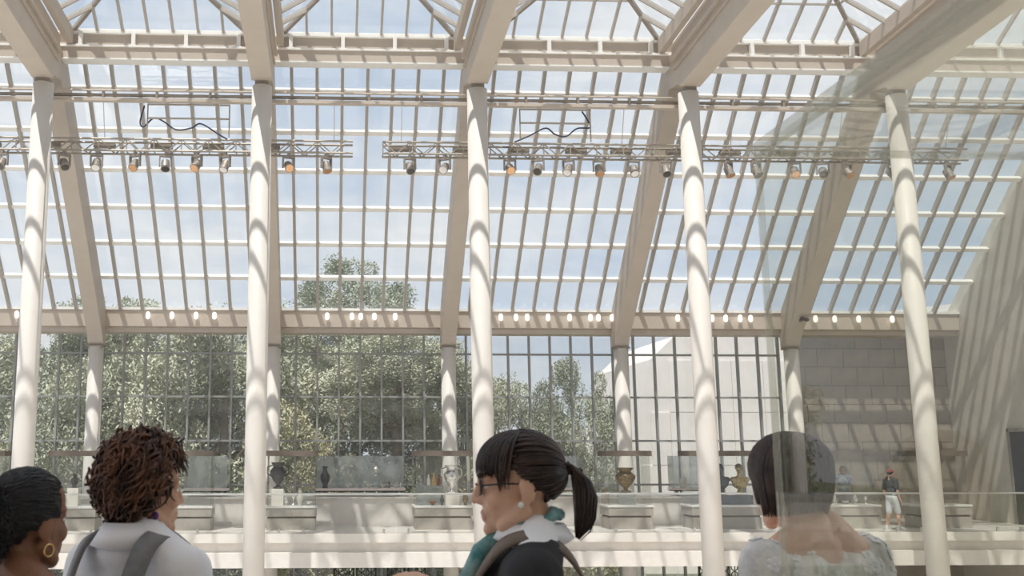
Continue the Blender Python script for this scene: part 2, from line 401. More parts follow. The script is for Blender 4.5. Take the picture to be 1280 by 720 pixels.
# ------------------------------------------------------------------ hipped skylights between the girders
me_gl2 = {}
def skylight(num, x0, x1, ya, yb, z0, label):
    wn = struct(empty('window_%d' % num, (x0, ya, z0)), label, 'skylight')
    o = Vector((x0, ya, z0)); W = x1 - x0; D = ya - yb; h = 0.60
    T = min(W, D) / 2
    def face(P, u, v, length):
        # P corner, u along the base, v inwards (horizontal); rises at slope h
        nst = 7
        st = length / nst
        mm = MB()
        def pt(s, t): return P + u * s + v * t + Vector((0, 0, h * t))
        for j in range(nst):
            s0, s1 = j * st, (j + 1) * st
            t0 = min(s0, length - s0, T); t1 = min(s1, length - s1, T)
            # three rows of panes
            for ra, rb in ((0, 1.05), (1.05, 9)):
                if max(t0, t1) <= ra + 0.02: continue
                poly = []
                def clip(s, t): return (s, t)
                # polygon of the strip clipped to [ra, rb]
                def s_at(t):          # s range of the face at height t
                    return max(s0, t), min(s1, length - t)
                tt = sorted(set([ra, min(rb, max(t0, t1))] + ([min(t0, t1)] if ra < min(t0, t1) < min(rb, max(t0, t1)) else [])))
                left = []; right = []
                for t in tt:
                    a, b = s_at(t)
                    if b < a: a = b = (a + b) / 2
                    left.append((a, t)); right.append((b, t))
                poly = left + right[::-1]
                pp = []
                for q in poly:
                    w3 = pt(*q) - o
                    if not pp or (w3 - pp[-1]).length > 1e-3: pp.append(w3)
                if len(pp) > 2 and (pp[0] - pp[-1]).length < 1e-3: pp.pop()
                if len(pp) < 3: continue
                m2 = MB(); nn = len(pp); up = Vector((0, 0, 0.012))
                m2.add(pp + [q + up for q in pp], [tuple(range(nn)), tuple(range(2*nn-1, nn-1, -1))] + [(i, (i+1) % nn, (i+1) % nn + nn, i + nn) for i in range(nn)])
                m2.build('pane', M['roofglass'], wn)
            if j:
                tj = min(s0, length - s0, T)
                MB().bar(pt(s0, 0) - o, pt(s0, tj) - o, 0.06, 0.13).build('mullion', M['mullion'], wn)
        for t in (1.05,):
            MB().bar(pt(t, t) - o, pt(length - t, t) - o, 0.04, 0.05).build('purlin', M['mullion'], wn)
        MB().bar(pt(0, 0) - o + Vector((0, 0, 0.0)), pt(length, 0) - o, 0.09, 0.10).build('sill', M['purlin'], wn)
        a = pt(0, 0) - o; b = pt(T, T) - o
        MB().bar(a, b, 0.09, 0.12).build('hip_bar', M['beamdark'], wn)
    face(Vector((x0, ya, z0)), Vector((1, 0, 0)), Vector((0, -1, 0)), W)
    face(Vector((x1, ya, z0)), Vector((0, -1, 0)), Vector((-1, 0, 0)), D)
    face(Vector((x1, yb, z0)), Vector((-1, 0, 0)), Vector((0, 1, 0)), W)
    face(Vector((x0, yb, z0)), Vector((0, 1, 0)), Vector((1, 0, 0)), D)
    return wn
num = 7
for row in range(2):
    for k, (x0, x1) in enumerate(BAYS):
        xr = x1 - (0.45 if k < 5 else 0.05)
        ya = 25.78 - row * 5.3
        skylight(num, x0 + 0.45, xr, ya, ya - 4.9, 13.28 + row * 0.30,
                 'hipped glass skylight %s, %s bay from the limestone side wall' % (['above the ridge gutter', 'in the second row over the court'][row], BNAME[k]))
        num += 1

# ------------------------------------------------------------------ window wall, one window per bay
ZT = [0.80, 1.10, 2.51, 3.93, 5.34, 5.96]
me_wp = unit_box('pane', M['wallglass']); me_wm = unit_box('mullion', M['wallmull'])
for k, (x0, x1) in enumerate(BAYS[:5]):
    if k == 4: x1 = 15.45
    wn = struct(empty('window_%d' % num, (x0, YW, 0.8)), 'gridded window wall bay, %s from the stone block wall' % BNAME[k + 1], 'window'); num += 1
    base = Vector((x0, YW, 0.8))
    xs = [x0 + 0.7 * j for j in range(9)]
    for j in range(8):
        for i in range(5):
            o = link('pane', me_wp, wn); o.location = Vector((xs[j] + 0.35, YW, (ZT[i] + ZT[i+1]) / 2)) - base
            o.scale = (0.68, 0.012, ZT[i+1] - ZT[i] - 0.02)
    for j in range(8 + (k == 4)):
        o = link('mullion', me_wm, wn); o.location = Vector((xs[j], YW - 0.04, (ZT[0] + ZT[-1]) / 2)) - base
        o.scale = (0.062, 0.14, ZT[-1] - ZT[0])
    for i in range(5):
        o = link('transom', me_wm, wn); o.location = Vector((x0 + 2.8, YW - 0.03, ZT[i])) - base; o.scale = (5.6, 0.10, 0.062)
    # lower storey
    zl = [-5.5, -3.4, -2.2, -1.0, -0.6]
    for j in range(8):
        o = link('pane', me_wp, wn); o.location = Vector((xs[j] + 0.35, YW, -3.05)) - base; o.scale = (0.68, 0.012, 4.9)
        o = link('mullion', me_wm, wn); o.location = Vector((xs[j], YW - 0.04, -3.05)) - base; o.scale = (0.062, 0.14, 4.9)
    for z in zl[1:4]:
        o = link('transom', me_wm, wn); o.location = Vector((x0 + 2.8, YW - 0.03, z)) - base; o.scale = (5.6, 0.10, 0.062)

# ------------------------------------------------------------------ columns
def tall_column(k):
    x = CX[k]
    c = tag(empty('court_column', (x, Y1, -5.5)), 'tall round white court column, %s from the limestone side wall' % ORD[k], 'column', 'tall court columns')
    MB().tube([(0, 0, 0), (0, 0, 16.98)], 0.262, 40).build('shaft', M['column'], c, True)
    MB().box((-0.17, -0.17, 16.98), (0.17, 0.17, 17.12)).build('capital', M['beamdark'], c)
    MB().lathe([(0.34, 0.0), (0.34, 0.06), (0.29, 0.10)], 32).build('base_ring', M['column'], c)
    return c
for k in range(6): tall_column(k)
for k in range(6):
    x = CX[k]
    c = tag(empty('window_column', (x, Y2 + 0.1, -5.5)), 'shorter round white column below the eave, %s from the limestone side wall' % ORD[k], 'column', 'short window columns')
    MB().tube([(0, 0, 0), (0, 0, 10.94)], 0.235, 36).build('shaft', M['column'], c, True)
    MB().box((-0.25, -0.2, 10.94), (0.25, 0.2, 10.99)).build('capital', M['beamdark'], c)

# ------------------------------------------------------------------ far balustrade
XB = XL - 2
k = 0
while XB < XW - 0.2:
    xe = min(XB + 2.8, XW - 0.05)
    b = tag(empty('glass_balustrade', (XB, 27.5, 0)), 'clear glass balustrade panel along the edge of the far balcony', 'balustrade', 'glass balustrade panels on the far balcony')
    MB().box((0.02, -0.008, 0.0), (xe - XB - 0.02, 0.008, 1.0)).build('pane', M['railgl'], b)
    MB().tube([(0, 0, 1.03), (xe - XB, 0, 1.03)], 0.028, 10).build('handrail', M['steel'], b)
    for xc in (0.3, xe - XB - 0.36): MB().box((xc, -0.03, 0.0), (xc + 0.06, 0.03, 0.12)).build('clamp', M['steel'], b)
    XB = xe

# ------------------------------------------------------------------ lighting trusses
def truss(x0, x1, y, z0, z1, label):
    t = tag(empty('lighting_truss', (x0, y, z0)), label, 'truss', 'lighting trusses under the glass roof')
    L = x1 - x0; h = z1 - z0; d = 0.34
    for yy in (-d / 2, d / 2):
        for zz in (0.03, h - 0.03):
            MB().tube([(0, yy, zz), (L, yy, zz)], 0.03, 8).build('chord', M['trussmat'], t)
    st = 0.36; nb = int(L / st)
    me1 = MB().bar((0, 0, 0.03), (st, 0, h - 0.03), 0.026, 0.026).mesh('brace'); me1.materials.append(M['trussmat'])
    me2 = MB().bar((0, 0, h - 0.03), (st, 0, 0.03), 0.026, 0.026).mesh('brace'); me2.materials.append(M['trussmat'])
    me3 = MB().bar((0, -d / 2, 0), (0, d / 2, 0), 0.026, 0.026).mesh('cross_brace'); me3.materials.append(M['trussmat'])
    me4 = MB().bar((0, 0, 0.03), (0, 0, h - 0.03), 0.03, 0.03).mesh('upright'); me4.materials.append(M['trussmat'])
    for i in range(nb):
        for yy in (-d / 2, d / 2):
            link('brace', me1 if i % 2 else me2, t, (i * st, yy, 0))
        link('cross_brace', me3, t, (i * st, 0, 0.03))
        if i % 2 == 0: link('upright', me4, t, (i * st, -d / 2, 0))
    me5 = MB().box((-0.28, -0.09, -0.05), (0.28, 0.09, 0.05)).mesh('cable_box'); me5.materials.append(M['beamdark'])
    random.seed(int(x0 * 10))
    for i in range(int(L / 1.5)):
        link('cable_box', me5, t, (0.6 + i * 1.5 + random.uniform(-.2, .2), 0.02, h * 0.55))
    for xc in [0.5 + j * (L - 1.0) / max(1, round(L / 3)) for j in range(int(round(L / 3)) + 1)]:
        MB().tube([(xc, 0, h), (xc, -0.35, 11.25 - z0)], 0.012, 6).build('hanger_wire', M['steel'], t)
    return t
TZ0, TZ1 = 9.96, 10.34
truss(-12.6, 0.58, 26.0, TZ0, TZ1, 'lattice lighting truss reaching from the fifth tall column past the fourth')
truss(1.38, 17.35, 26.0, TZ0, TZ1, 'longer lattice lighting truss reaching past the second and third tall columns')

# spotlights hanging from the trusses: one of each lens colour, then copies
def spot_proto(lens):
    s = empty('spotlight', (0, 0, 0))
    MB().box((-0.035, -0.04, -0.08), (0.035, 0.04, 0.0)).build('clamp', M['lamp'], s)
    MB().box((-0.15, -0.05, -0.13), (0.15, 0.05, -0.08)).build('base_box', M['lamp'], s)
    for sx in (-1, 1):
        MB().box((sx * 0.15 - 0.018, -0.04, -0.40), (sx * 0.15 + 0.018, 0.04, -0.10)).build('yoke_arm', M['lamp'], s)
    h = empty('head', (0, 0, -0.34)); h.parent = s
    hb = MB().lathe([(0.07, 0.13), (0.105, 0.11), (0.115, 0.0), (0.115, -0.12), (0.125, -0.13), (0.125, -0.16)], 16).build('head', M['lamp'], s, False)
    hb.location = (0, 0, -0.34)
    bpy.data.objects.remove(h)
    ln = MB().lathe([(0.10, -0.165), (0.11, -0.150), (0.108, -0.13)], 16).build('lens', lens, hb)
    return s, hb
sp = {'amber': spot_proto(M['lens_amber']), 'dark': spot_proto(M['lens_dark']), 'white': spot_proto(M['bulb'])}
used = set()
LX = [(-8.63, 'dark'), (-7.01, 'dark'), (-6.17, 'white'), (-5.165, 'amber'), (-4.366, 'dark'), (-3.543, 'amber'), (-2.80, 'white'), (-1.126, 'amber'), (-0.125, 'amber'),
      (2.10, 'dark'), (3.03, 'white'), (4.78, 'amber'), (5.54, 'dark'), (6.36, 'white'), (7.19, 'amber'), (8.13, 'white'), (9.0, 'dark'), (9.85, 'dark'), (10.72, 'amber'),
      (11.47, 'dark'), (12.53, 'amber'), (13.31, 'dark'), (13.98, 'amber'), (15.2, 'dark'), (16.78, 'amber')]
LENSW = {'amber': 'copper-tinted lens', 'dark': 'dark lens', 'white': 'pale frosted lens'}
random.seed(11)
for x, c in LX:
    tr_ = 'shorter' if x < 1 else 'longer'
    if c in used: s = copy_tree(sp[c][0])
    else: s = sp[c][0]; used.add(c)
    s.location = (x, 26.0 - 0.14, TZ0)
    s.rotation_euler = (0, 0, random.uniform(-0.7, 0.7))
    for ch in s.children:
        if ch.name.startswith('head'): ch.rotation_euler = (random.uniform(-0.95, -0.35), 0, 0)
    tag(s, 'stage spotlight with %s hanging from the %s lighting truss' % (LENSW[c], tr_), 'spotlight', '%s-lens spotlights on the %s truss' % (c, tr_))

# cable loops and drop frames between pipe beam and truss
def cable(pts, label, name='hanging_cable', r=0.022):
    # smooth by Catmull-Rom
    P = [Vector(p) for p in pts]; out = []
    for i in range(len(P) - 1):
        a = P[max(i-1, 0)]; b = P[i]; c = P[i+1]; d = P[min(i+2, len(P)-1)]
        for k in range(6):
            t = k / 6
            out.append(0.5 * ((2*b) + (c-a)*t + (2*a-5*b+4*c-d)*t*t + (3*b-a-3*c+d)*t**3))
    out.append(P[-1])
    return tag(MB().tube(out, r, 6).build(name, M['cable'], None, True), label, 'cable')
YC = 25.75
cable([(-4.95, YC, 11.2), (-5.05, YC, 10.75), (-4.95, YC, 10.62), (-4.7, YC, 10.86), (-4.45, YC, 10.78), (-4.1, YC, 10.55), (-3.7, YC, 10.6), (-3.45, YC, 10.72), (-3.0, YC, 10.45), (-2.75, YC, 10.3)], 'dark blue cable looping above the shorter lighting truss')
cable([(6.75, YC, 11.2), (6.9, YC, 10.95), (6.95, YC, 10.75), (6.6, YC, 10.72), (6.3, YC, 10.5), (6.0, YC, 10.55), (5.75, YC, 10.72), (5.3, YC, 10.5), (4.9, YC, 10.32)], 'dark blue cable looping above the longer lighting truss')
for x0, x1, lab in ((-4.85, -2.7, 'shorter'), (5.05, 6.95, 'longer')):
    f = tag(empty('cable_cradle', (x0, 25.7, 10.34)), 'light steel cable cradle standing on the %s lighting truss' % lab, 'cradle')
    w = x1 - x0
    for i, xx in enumerate((0.0, w)):
        MB().tube([(xx, 0, 0.0), (xx, 0, 0.9)], 0.02, 6).build('upright', M['trussmat'], f)
    MB().tube([(0, 0, 0.5), (w, 0, 0.5)], 0.025, 6).build('cross_rail', M['trussmat'], f)
    MB().tube([(0, 0, 0.88), (w, 0, 0.88)], 0.025, 6).build('cross_rail', M['trussmat'], f)

# little white lamps along the eave
bulb_p = empty('eave_lamp', (0, 0, 0))
MB().box((-0.03, -0.02, -0.02), (0.03, 0.10, 0.02)).build('bracket', M['paint'], bulb_p)
MB().lathe([(0.035, 0.03), (0.062, 0.0), (0.072, -0.10), (0.06, -0.17), (0.02, -0.20)], 14).build('lamp_body', M['lit'], bulb_p, True)
BX = [-9.76, -5.702, -4.955, -4.207, -3.632, -0.092, 0.691, 0.969, 1.399, 2.058, 5.42, 5.906, 6.265, 6.932, 7.626, 8.295, 8.553, 8.991, 11.113, 12.23, 12.672, 13.141, 13.48, 15.599, 16.229, 17.018, 18.125]
for i, x in enumerate(BX):
    b = bulb_p if i == 0 else copy_tree(bulb_p)
    b.location = (x * 32.03 / 31.5, 32.03, 6.53)
    bay = max(j for j in range(6) if CX[j] < x)
    tag(b, 'small white lamp under the eave, in the %s bay from the limestone side wall' % BNAME[bay], 'lamp', 'eave lamps in the %s bay' % BNAME[bay])

# camera-like device on the rafter next to the stone block wall
dv = tag(empty('security_camera', (15.0, 31.3, 6.25)), 'small black security camera fixed to a rafter beside the stone block wall', 'camera')
MB().box((-0.03, -0.1, 0.0), (0.03, 0.0, 0.18)).build('mount', M['black'], dv)
MB().tube([(0.0, -0.12, 0.1), (0.1, -0.32, 0.02)], 0.06, 10).build('body', M['black'], dv)

# ------------------------------------------------------------------ display cases on the far balcony
def display_case(x0, x1, label, y0=28.7, dep=0.95):
    c = tag(empty('display_case', (x0, y0, 0)), label, 'display case', 'vitrines on the far balcony')
    W = x1 - x0
    MB().box((0.04, 0.04, 0.0), (W - 0.04, dep - 0.04, 0.32)).build('plinth', M['ped'], c)
    MB().box((0.07, 0.07, 0.32), (W - 0.07, dep - 0.07, 0.37)).build('shadow_gap', M['hood'], c)
    bevel(MB().box((0.02, 0.02, 0.37), (W - 0.02, dep - 0.02, 0.60)).build('pedestal', M['ped'], c), 0.006)
    bevel(MB().box((0.0, 0.0, 0.60), (W, dep, 0.66)).build('pedestal_top', M['pedtop'], c), 0.006)
    g = 0.012
    for a, b in (((0.05, 0.05, .66), (W-.05, .05+g, 2.03)), ((0.05, dep-.05-g, .66), (W-.05, dep-.05, 2.03)), ((0.05, 0.05+g, .66), (0.05+g, dep-.05-g, 2.03)), ((W-.05-g, 0.05+g, .66), (W-.05, dep-.05-g, 2.03))):
        MB().box(a, b).build('pane', M['caseglass'], c)
    bevel(MB().box((0.0, 0.0, 2.03), (W, dep, 2.18)).build('hood', M['hood'], c), 0.006)
    return c
PED = [(-10.4, -9.0, 'glass display case beside the sixth tall column, farthest from the limestone wall'),
       (-7.8, -6.42, 'glass display case with small dark figurine, beside the fifth tall column'),
       (-4.9, -3.24, 'glass display case left of the long shelf case, two places from the dark urn'),
       (-1.78, -0.32, 'glass display case holding a large dark two-handled urn'),
       (2.39, 4.06, 'glass display case holding a silver trophy and amber bottles'),
       (7.86, 9.18, 'glass display case holding a single wide-mouthed bronze urn'),
       (10.25, 12.3, 'glass display case holding a dark bust and a gilt bust'),
       (13.7, 15.75, 'glass display case with small silver pieces, in front of the stone block wall'),
       (16.85, 18.4, 'empty-looking glass display case nearest the limestone side wall')]
PED[2] = (-4.9, -3.24, 'glass display case between the small dark figurine case and the dark urn case')
for a, b, l in PED: display_case(a, b, l)

# shelf cases standing on the parapet
def shelf_case(x0, x1, label, y0=30.75, dep=0.6):
    c = tag(empty('shelf_case', (x0, y0, 0.83)), label, 'display case', 'shelf cases on the parapet')
    W = x1 - x0
    for xx in (0.15, W - 0.21):
        MB().box((xx, 0.2, 0), (xx + 0.06, 0.4, 0.14)).build('foot', M['steel'], c)
    MB().box((0.02, 0.02, 0.14), (W - 0.02, dep - 0.02, 0.17)).build('tray', M['black'], c)
    MB().box((0, 0, 0.17), (W, dep, 0.24)).build('shelf', M['pink'], c)
    g = 0.012
    for a, b in (((0.02, 0.02, .24), (W-.02, .02+g, 1.2)), ((0.02, .02+g, .24), (.02+g, dep-.02, 1.2)), ((W-.02-g, .02+g, .24), (W-.02, dep-.02, 1.2)), ((0.02, 0.02, 1.2), (W-.02, dep-.02, 1.2+g))):
        MB().box(a, b).build('pane', M['caseglass'], c)
    MB().box((0.02 + g, dep - .02 - g, .24), (W - .02 - g, dep - .02, 1.2)).build('back_panel', M['frost'], c)
    return c
M['frost'] = glass_mat('frosted_back', (0.82, 0.84, 0.85), 0.30, (0.78, 0.80, 0.82))
shelf_case(-4.33, -3.02, 'shorter glass shelf case on the parapet behind the curly-haired visitor')
shelf_case(-0.40, 2.30, 'long glass shelf case of silver and glassware on the parapet')
shelf_case(6.9, 7.75, 'small glass shelf case on the parapet beside the bronze urn case')
shelf_case(10.47, 12.0, 'glass shelf case with figurine and dark goblet on the parapet')

# objects on show
def ware(name, prof, m, loc, label, cat, group=None, handles=None, n=18, lid=None):
    o = tag(empty(name, loc), label, cat, group)
    MB().lathe(prof, n).build('body', m, o, True)
    if handles:
        r, z0, z1, out = handles
        for s in (-1, 1):
            MB().tube([(s * r, 0, z0), (s * (r + out), 0, z0 + (z1 - z0) * .25), (s * (r + out), 0, z0 + (z1 - z0) * .8), (s * r * .7, 0, z1)], 0.02, 6).build('handle', m, o)
    if lid:
        zt, r = lid
        MB().lathe([(r, zt), (r * .9, zt + .03), (r * .3, zt + .07), (.02, zt + .09), (.025, zt + .12), (.005, zt + .14)], n).build('lid', m, o, True)
    return o
URN = [(.12, 0), (.13, .03), (.05, .07), (.05, .12), (.14, .22), (.22, .38), (.23, .47), (.15, .56), (.13, .6), (.19, .68), (.2, .7), (.17, .7)]
def sc(prof, a, b=None): b = b or a; return [(r * a, z * b) for r, z in prof]
VASE = [(.06, 0), (.07, .02), (.05, .06), (.10, .18), (.11, .26), (.06, .36), (.04, .42), (.07, .48), (.06, .48)]
BOTTLE = [(.05, 0), (.055, .02), (.055, .16), (.025, .22), (.02, .30), (.026, .31), (.02, .31)]
GOBLET = [(.06, 0), (.06, .015), (.012, .03), (.012, .16), (.03, .18), (.07, .24), (.08, .32), (.07, .32)]
BOWL = [(.05, 0), (.03, .03), (.09, .07), (.14, .13), (.13, .13)]
ware('urn', sc(URN, 1.0, 1.05), M['darkvase'], (-1.45, 29.15, 1.12), 'large dark grey urn with scroll handles in a glass case', 'urn', handles=(.2, .35, .66, .1))
tag(MB().box((-1.62, 28.98, 0.66), (-1.28, 29.32, 1.12)).build('riser_block', M['cream']), 'cream riser block under the large dark urn', 'riser')
for i, (x, m, p, s, nm) in enumerate([(-1.0, 'silver', GOBLET, 1.0, 'silver goblet'), (-0.55, 'silver', BOWL, 1.0, 'low silver bowl'), (-1.2, 'silver', VASE, .6, 'small silver vase'), (-0.82, 'cream', VASE, .85, 'cream porcelain vase')]):
    ware(nm.split()[-1], sc(p, s), M[m], (x, 29.0, 0.66), '%s near the riser block of the dark urn' % nm, nm.split()[-1])
ware('figurine', sc(VASE, .9, .8), M['darkvase'], (-7.15, 29.1, 1.15), 'small dark figurine on a stand in its own display case', 'figurine')
tag(MB().box((-7.3, 28.95, 0.66), (-7.0, 29.25, 1.15)).build('riser_block', M['cream']), 'cream riser block under the small dark figurine', 'riser')
# long shelf case
SZ = 1.07
shelf_items = [(-0.12, VASE, 'darkvase', 1.35, 'vase', 'tall dark glazed vase at the end of the long shelf case'),
  (0.18, VASE, 'clear', .8, 'decanter', 'squat clear decanter next to the dark vase in the long shelf case'),
  (0.36, BOTTLE, 'clear', 1.5, 'decanter', 'tall clear bottle decanter in the long shelf case'),
  (0.57, BOWL, 'cream', .7, 'bowl', 'small cream bowl in the long shelf case'),
  (0.70, GOBLET, 'clear', .9, 'goblet', 'clear goblet beside the cream bowl in the long shelf case'),
  (0.92, VASE, 'clear', .9, 'pitcher', 'clear glass pitcher in the middle of the long shelf case'),
  (1.07, GOBLET, 'silver', .6, 'goblet', 'silver goblet in the long shelf case'),
  (1.21, BOWL, 'cream', .8, 'bowl', 'cream bowl before the raised silver urn'),
  (1.42, URN, 'silver', .45, 'urn', 'small silver urn with dark handles in the long shelf case'),
  (1.62, BOWL, 'silver', .8, 'bowl', 'silver bowl beside the small silver urn'),
  (1.82, GOBLET, 'bronze', .6, 'goblet', 'little bronze cup in the long shelf case'),
  (2.02, BOWL, 'cream', .7, 'bowl', 'little cream dish toward the end of the long shelf case'),
  (2.17, BOTTLE, 'silver', .6, 'flask', 'little silver flask at the far end of the long shelf case')]
for x, p, m, s, nm, lb in shelf_items:
    ware(nm, sc(p, s), M[m], (x, 31.02, SZ + (0.36 if 'small silver urn' in lb and nm == 'urn' else 0)), lb, nm)
tag(MB().box((1.35, 30.95, SZ), (1.49, 31.09, SZ + .36)).build('riser_block', M['clear']), 'clear riser block under the small silver urn', 'riser')
# trophy case
ware('trophy', sc(URN, 1.0, 1.1), M['silver'], (3.5, 29.15, 1.0), 'large silver trophy cup with two handles in a glass case', 'trophy', handles=(.2, .4, .72, .09))
tag(MB().box((3.3, 28.98, 0.66), (3.7, 29.32, 1.0)).build('riser_block', M['cream']), 'cream riser block under the silver trophy', 'riser')
for x, m, p, s, z, nm, lb in [(2.62, 'clear', BOTTLE, .9, 1.2, 'bottle', 'clear bottle on the stand in the trophy case'), (2.85, 'cream', BOTTLE, 1.0, 1.2, 'bottle', 'cream bottle on the stand in the trophy case'),
     (3.0, 'amber', BOTTLE, 1.1, 1.2, 'bottle', 'amber bottle on the stand in the trophy case'), (3.14, 'rust', BOTTLE, 1.0, 1.2, 'bottle', 'red-brown bottle on the stand in the trophy case'),
     (2.62, 'clear', BOWL, .9, .66, 'bowl', 'clear glass bowl at the corner of the trophy case'), (3.2, 'darkvase', VASE, .6, .66, 'vase', 'small dark vase before the silver trophy riser'),
     (3.86, 'bronze', VASE, .8, .66, 'jar', 'bronze jar beside the silver trophy riser'), (2.93, 'rust', BOWL, .9, .66, 'bowl', 'red-brown bowl in front of the bottle stand')]:
    ware(nm, sc(p, s), M[m], (x, 28.95 if z < 1 else 29.25, z), lb, nm)
tag(MB().box((2.5, 29.12, 0.66), (3.26, 29.42, 1.2)).build('riser_block', M['clear']), 'clear stand under the row of bottles in the trophy case', 'riser')
# bronze urn
ware('urn', sc(URN, 1.25, 1.0), M['bronze'], (8.52, 29.15, 1.0), 'wide-mouthed bronze urn alone in its glass case', 'urn')
tag(MB().box((8.3, 28.95, 0.66), (8.74, 29.35, 1.0)).build('riser_block', M['clear']), 'clear riser block under the bronze urn', 'riser')
# right shelf case
ware('figurine', sc(BOTTLE, 1.7, 1.5), M['cream'], (10.85, 31.02, SZ), 'cream and red figurine in the right-hand shelf case on the parapet', 'figurine')
ware('goblet', sc(GOBLET, 1.5, 1.7), M['darkvase'], (11.45, 31.02, SZ), 'dark goblet standing by the cream figurine', 'goblet')
# busts
def bust(loc, m, label):
    o = tag(empty('bust', loc), label, 'bust')
    MB().lathe([(.16, 0), (.16, .04), (.09, .08), (.08, .16)], 16).build('socle', m, o)
    mb = MB().ell((0, 0, .36), (.24, .13, .2)).caps((0, 0, .45), (0, -.01, .66), .075, .065).ell((0, -.02, .74), (.095, .115, .135)).ell((0, -.12, .73), (.02, .03, .04)).ell((0, .03, .79), (.11, .11, .11)).caps((-.2, 0, .44), (.2, 0, .44), .08, .08)
    b = mb.build('torso', m, o, True)
    md = b.modifiers.new('r', 'REMESH'); md.mode = 'VOXEL'; md.voxel_size = 0.02; md.use_smooth_shade = True
    return o
bust((11.3, 29.15, .92), M['darkvase'], 'dark bust in a glass case beside the second tall column')
bust((11.86, 29.15, .92), M['gold'], 'gilt bronze bust next to the dark bust')
tag(MB().box((11.05, 28.98, .66), (12.15, 29.32, .92)).build('riser_block', M['darkvase']), 'dark plinth under the pair of busts', 'riser')
for i, (x, p, s, lb, nm) in enumerate([(14.0, BOWL, .9, 'low silver bowl nearest the second tall column in the last silver case', 'bowl'), (14.3, GOBLET, .8, 'silver goblet in the case before the stone block wall', 'goblet'), (14.6, VASE, .55, 'small silver vase in the case before the stone block wall', 'vase'), (14.9, BOWL, .8, 'silver bowl amid the small pieces before the stone block wall', 'bowl'), (15.2, VASE, .7, 'silver jug in the case before the stone block wall', 'jug'), (15.5, GOBLET, .7, 'silver cup closest to the walking man in shorts', 'cup')]):
    ware(nm, sc(p, s), M['silver'], (x, 29.1, .66), lb, nm)

# ornamental iron grilles of the lower storey
for i, (x0, x1) in enumerate([(0.15, 0.75), (0.80, 1.40), (1.70, 2.25), (2.30, 2.85), (10.9, 11.5), (11.55, 12.15), (12.7, 13.3), (13.35, 13.95)]):
    g = tag(empty('iron_grille', (x0, 30.2, -5.5)), 'black ornamental iron grille panel below the balcony, in the %s bay' % ('fourth' if x0 < 5 else 'second'), 'grille', 'iron grilles in the %s bay' % ('fourth' if x0 < 5 else 'second'))
    W = x1 - x0; Hh = 4.72
    MB().box((0, 0, 0), (.05, .06, Hh)).box((W-.05, 0, 0), (W, .06, Hh)).box((.05, 0, 0), (W-.05, .06, .06)).box((.05, 0, Hh-.06), (W-.05, .06, Hh)).build('frame', M['iron'], g)
    for j in range(1, 4):
        MB().tube([(W * j / 4, .03, .05), (W * j / 4, .03, Hh - .05)], .012, 6).build('bar', M['iron'], g)
    z = Hh - .2
    rg_ = MB().tube([(.1 * math.cos(a), 0, .1 * math.sin(a)) for a in [2 * math.pi * q / 12 for q in range(13)]], .016, 5, False).mesh('scroll'); rg_.materials.append(M['iron'])
    while z > 3.0:
        for sx in (.27, .73): link('scroll', rg_, g, (W * sx, .03, z))
        z -= .23

# ------------------------------------------------------------------ outside: ground, stone building, trees
struct(MB().box((-90, 33.6, -3.6), (110, 190, -3.2)).build('floor', M['grass']), 'park ground outside the window wall', 'ground')
bl = tag(empty('stone_building', (13.3, 45, -3.2)), 'pale limestone building with a battered edge outside the window wall', 'building')
prof = [(0.0 - 1.6, 0), (0.22, 5.9), (1.2, 9.5), (2.4, 10.6), (16, 12.2), (16, 0)]
n = len(prof); vs = [(x, 0, z) for x, z in prof] + [(x, 9, z) for x, z in prof]
MB().add(vs, [tuple(range(n)), tuple(range(2*n-1, n-1, -1))] + [(i, i+n, (i+1) % n + n, (i+1) % n) for i in range(n)]).build('wall', M['pale'], bl)
for i, x in enumerate((0.55, 2.0, 3.45, 4.9, 6.35, 7.8)):
    for r in range(4):
        z0 = 0.1 + r * 2.35; z1 = z0 + 2.32
        xa = x if r < 4 else x
        if r == 3 and i == 0: continue
        MB().box((xa + .01 + (0.55 if i == 0 and r == 2 else 0), -0.05, z0), (xa + 1.43, 0.02, z1)).build('panel', M['pale'], bl)

def crown_mesh(name, seed, m, rx, rz, nclump, nleaf, leaf):
    rnd = random.Random(seed); vs = []; fs = []
    for c in range(nclump):
        # clumps fill the crown, most near its outside
        while True:
            d = Vector((rnd.gauss(0, 1), rnd.gauss(0, 1), rnd.gauss(0, 1)))
            if d.length > .1: break
        d.normalize(); rr = rnd.uniform(.35, 1.0) ** .5
        cc = Vector((d.x * rx * rr, d.y * rx * rr, d.z * rz * rr)); cr_ = rnd.uniform(.13, .26) * rx
        for l in range(nleaf):
            e = Vector((rnd.gauss(0, 1), rnd.gauss(0, 1), rnd.gauss(0, 1))).normalized()
            p = cc + e * cr_ * rnd.uniform(.55, 1.05) * Vector((1, 1, .75)).length / 1.6
            s = leaf * rnd.uniform(.6, 1.25)
            q = Euler((rnd.uniform(-1, 1), rnd.uniform(-1, 1), rnd.uniform(0, 6.28))).to_matrix()
            o = len(vs)
            for a in ((-s, 0, 0), (0, -s * .45, .05 * s), (s, 0, 0), (0, s * .45, .05 * s)): vs.append(p + q @ Vector(a))
            fs.append((o, o+1, o+2, o+3))
    me = bpy.data.meshes.new(name); me.from_pydata([tuple(v) for v in vs], [], fs); me.materials.append(m); me.update(); return me
CR = [crown_mesh('crown', 1, M['leaf'], 1, 1, 95, 560, .0235), crown_mesh('crown', 2, M['leaf2'], 1, 1, 95, 560, .0235),
      crown_mesh('crown', 3, M['leaf3'], 1, 1, 90, 520, .0245), crown_mesh('crown', 4, M['leaf'], 1, 1, 100, 520, .0235)]
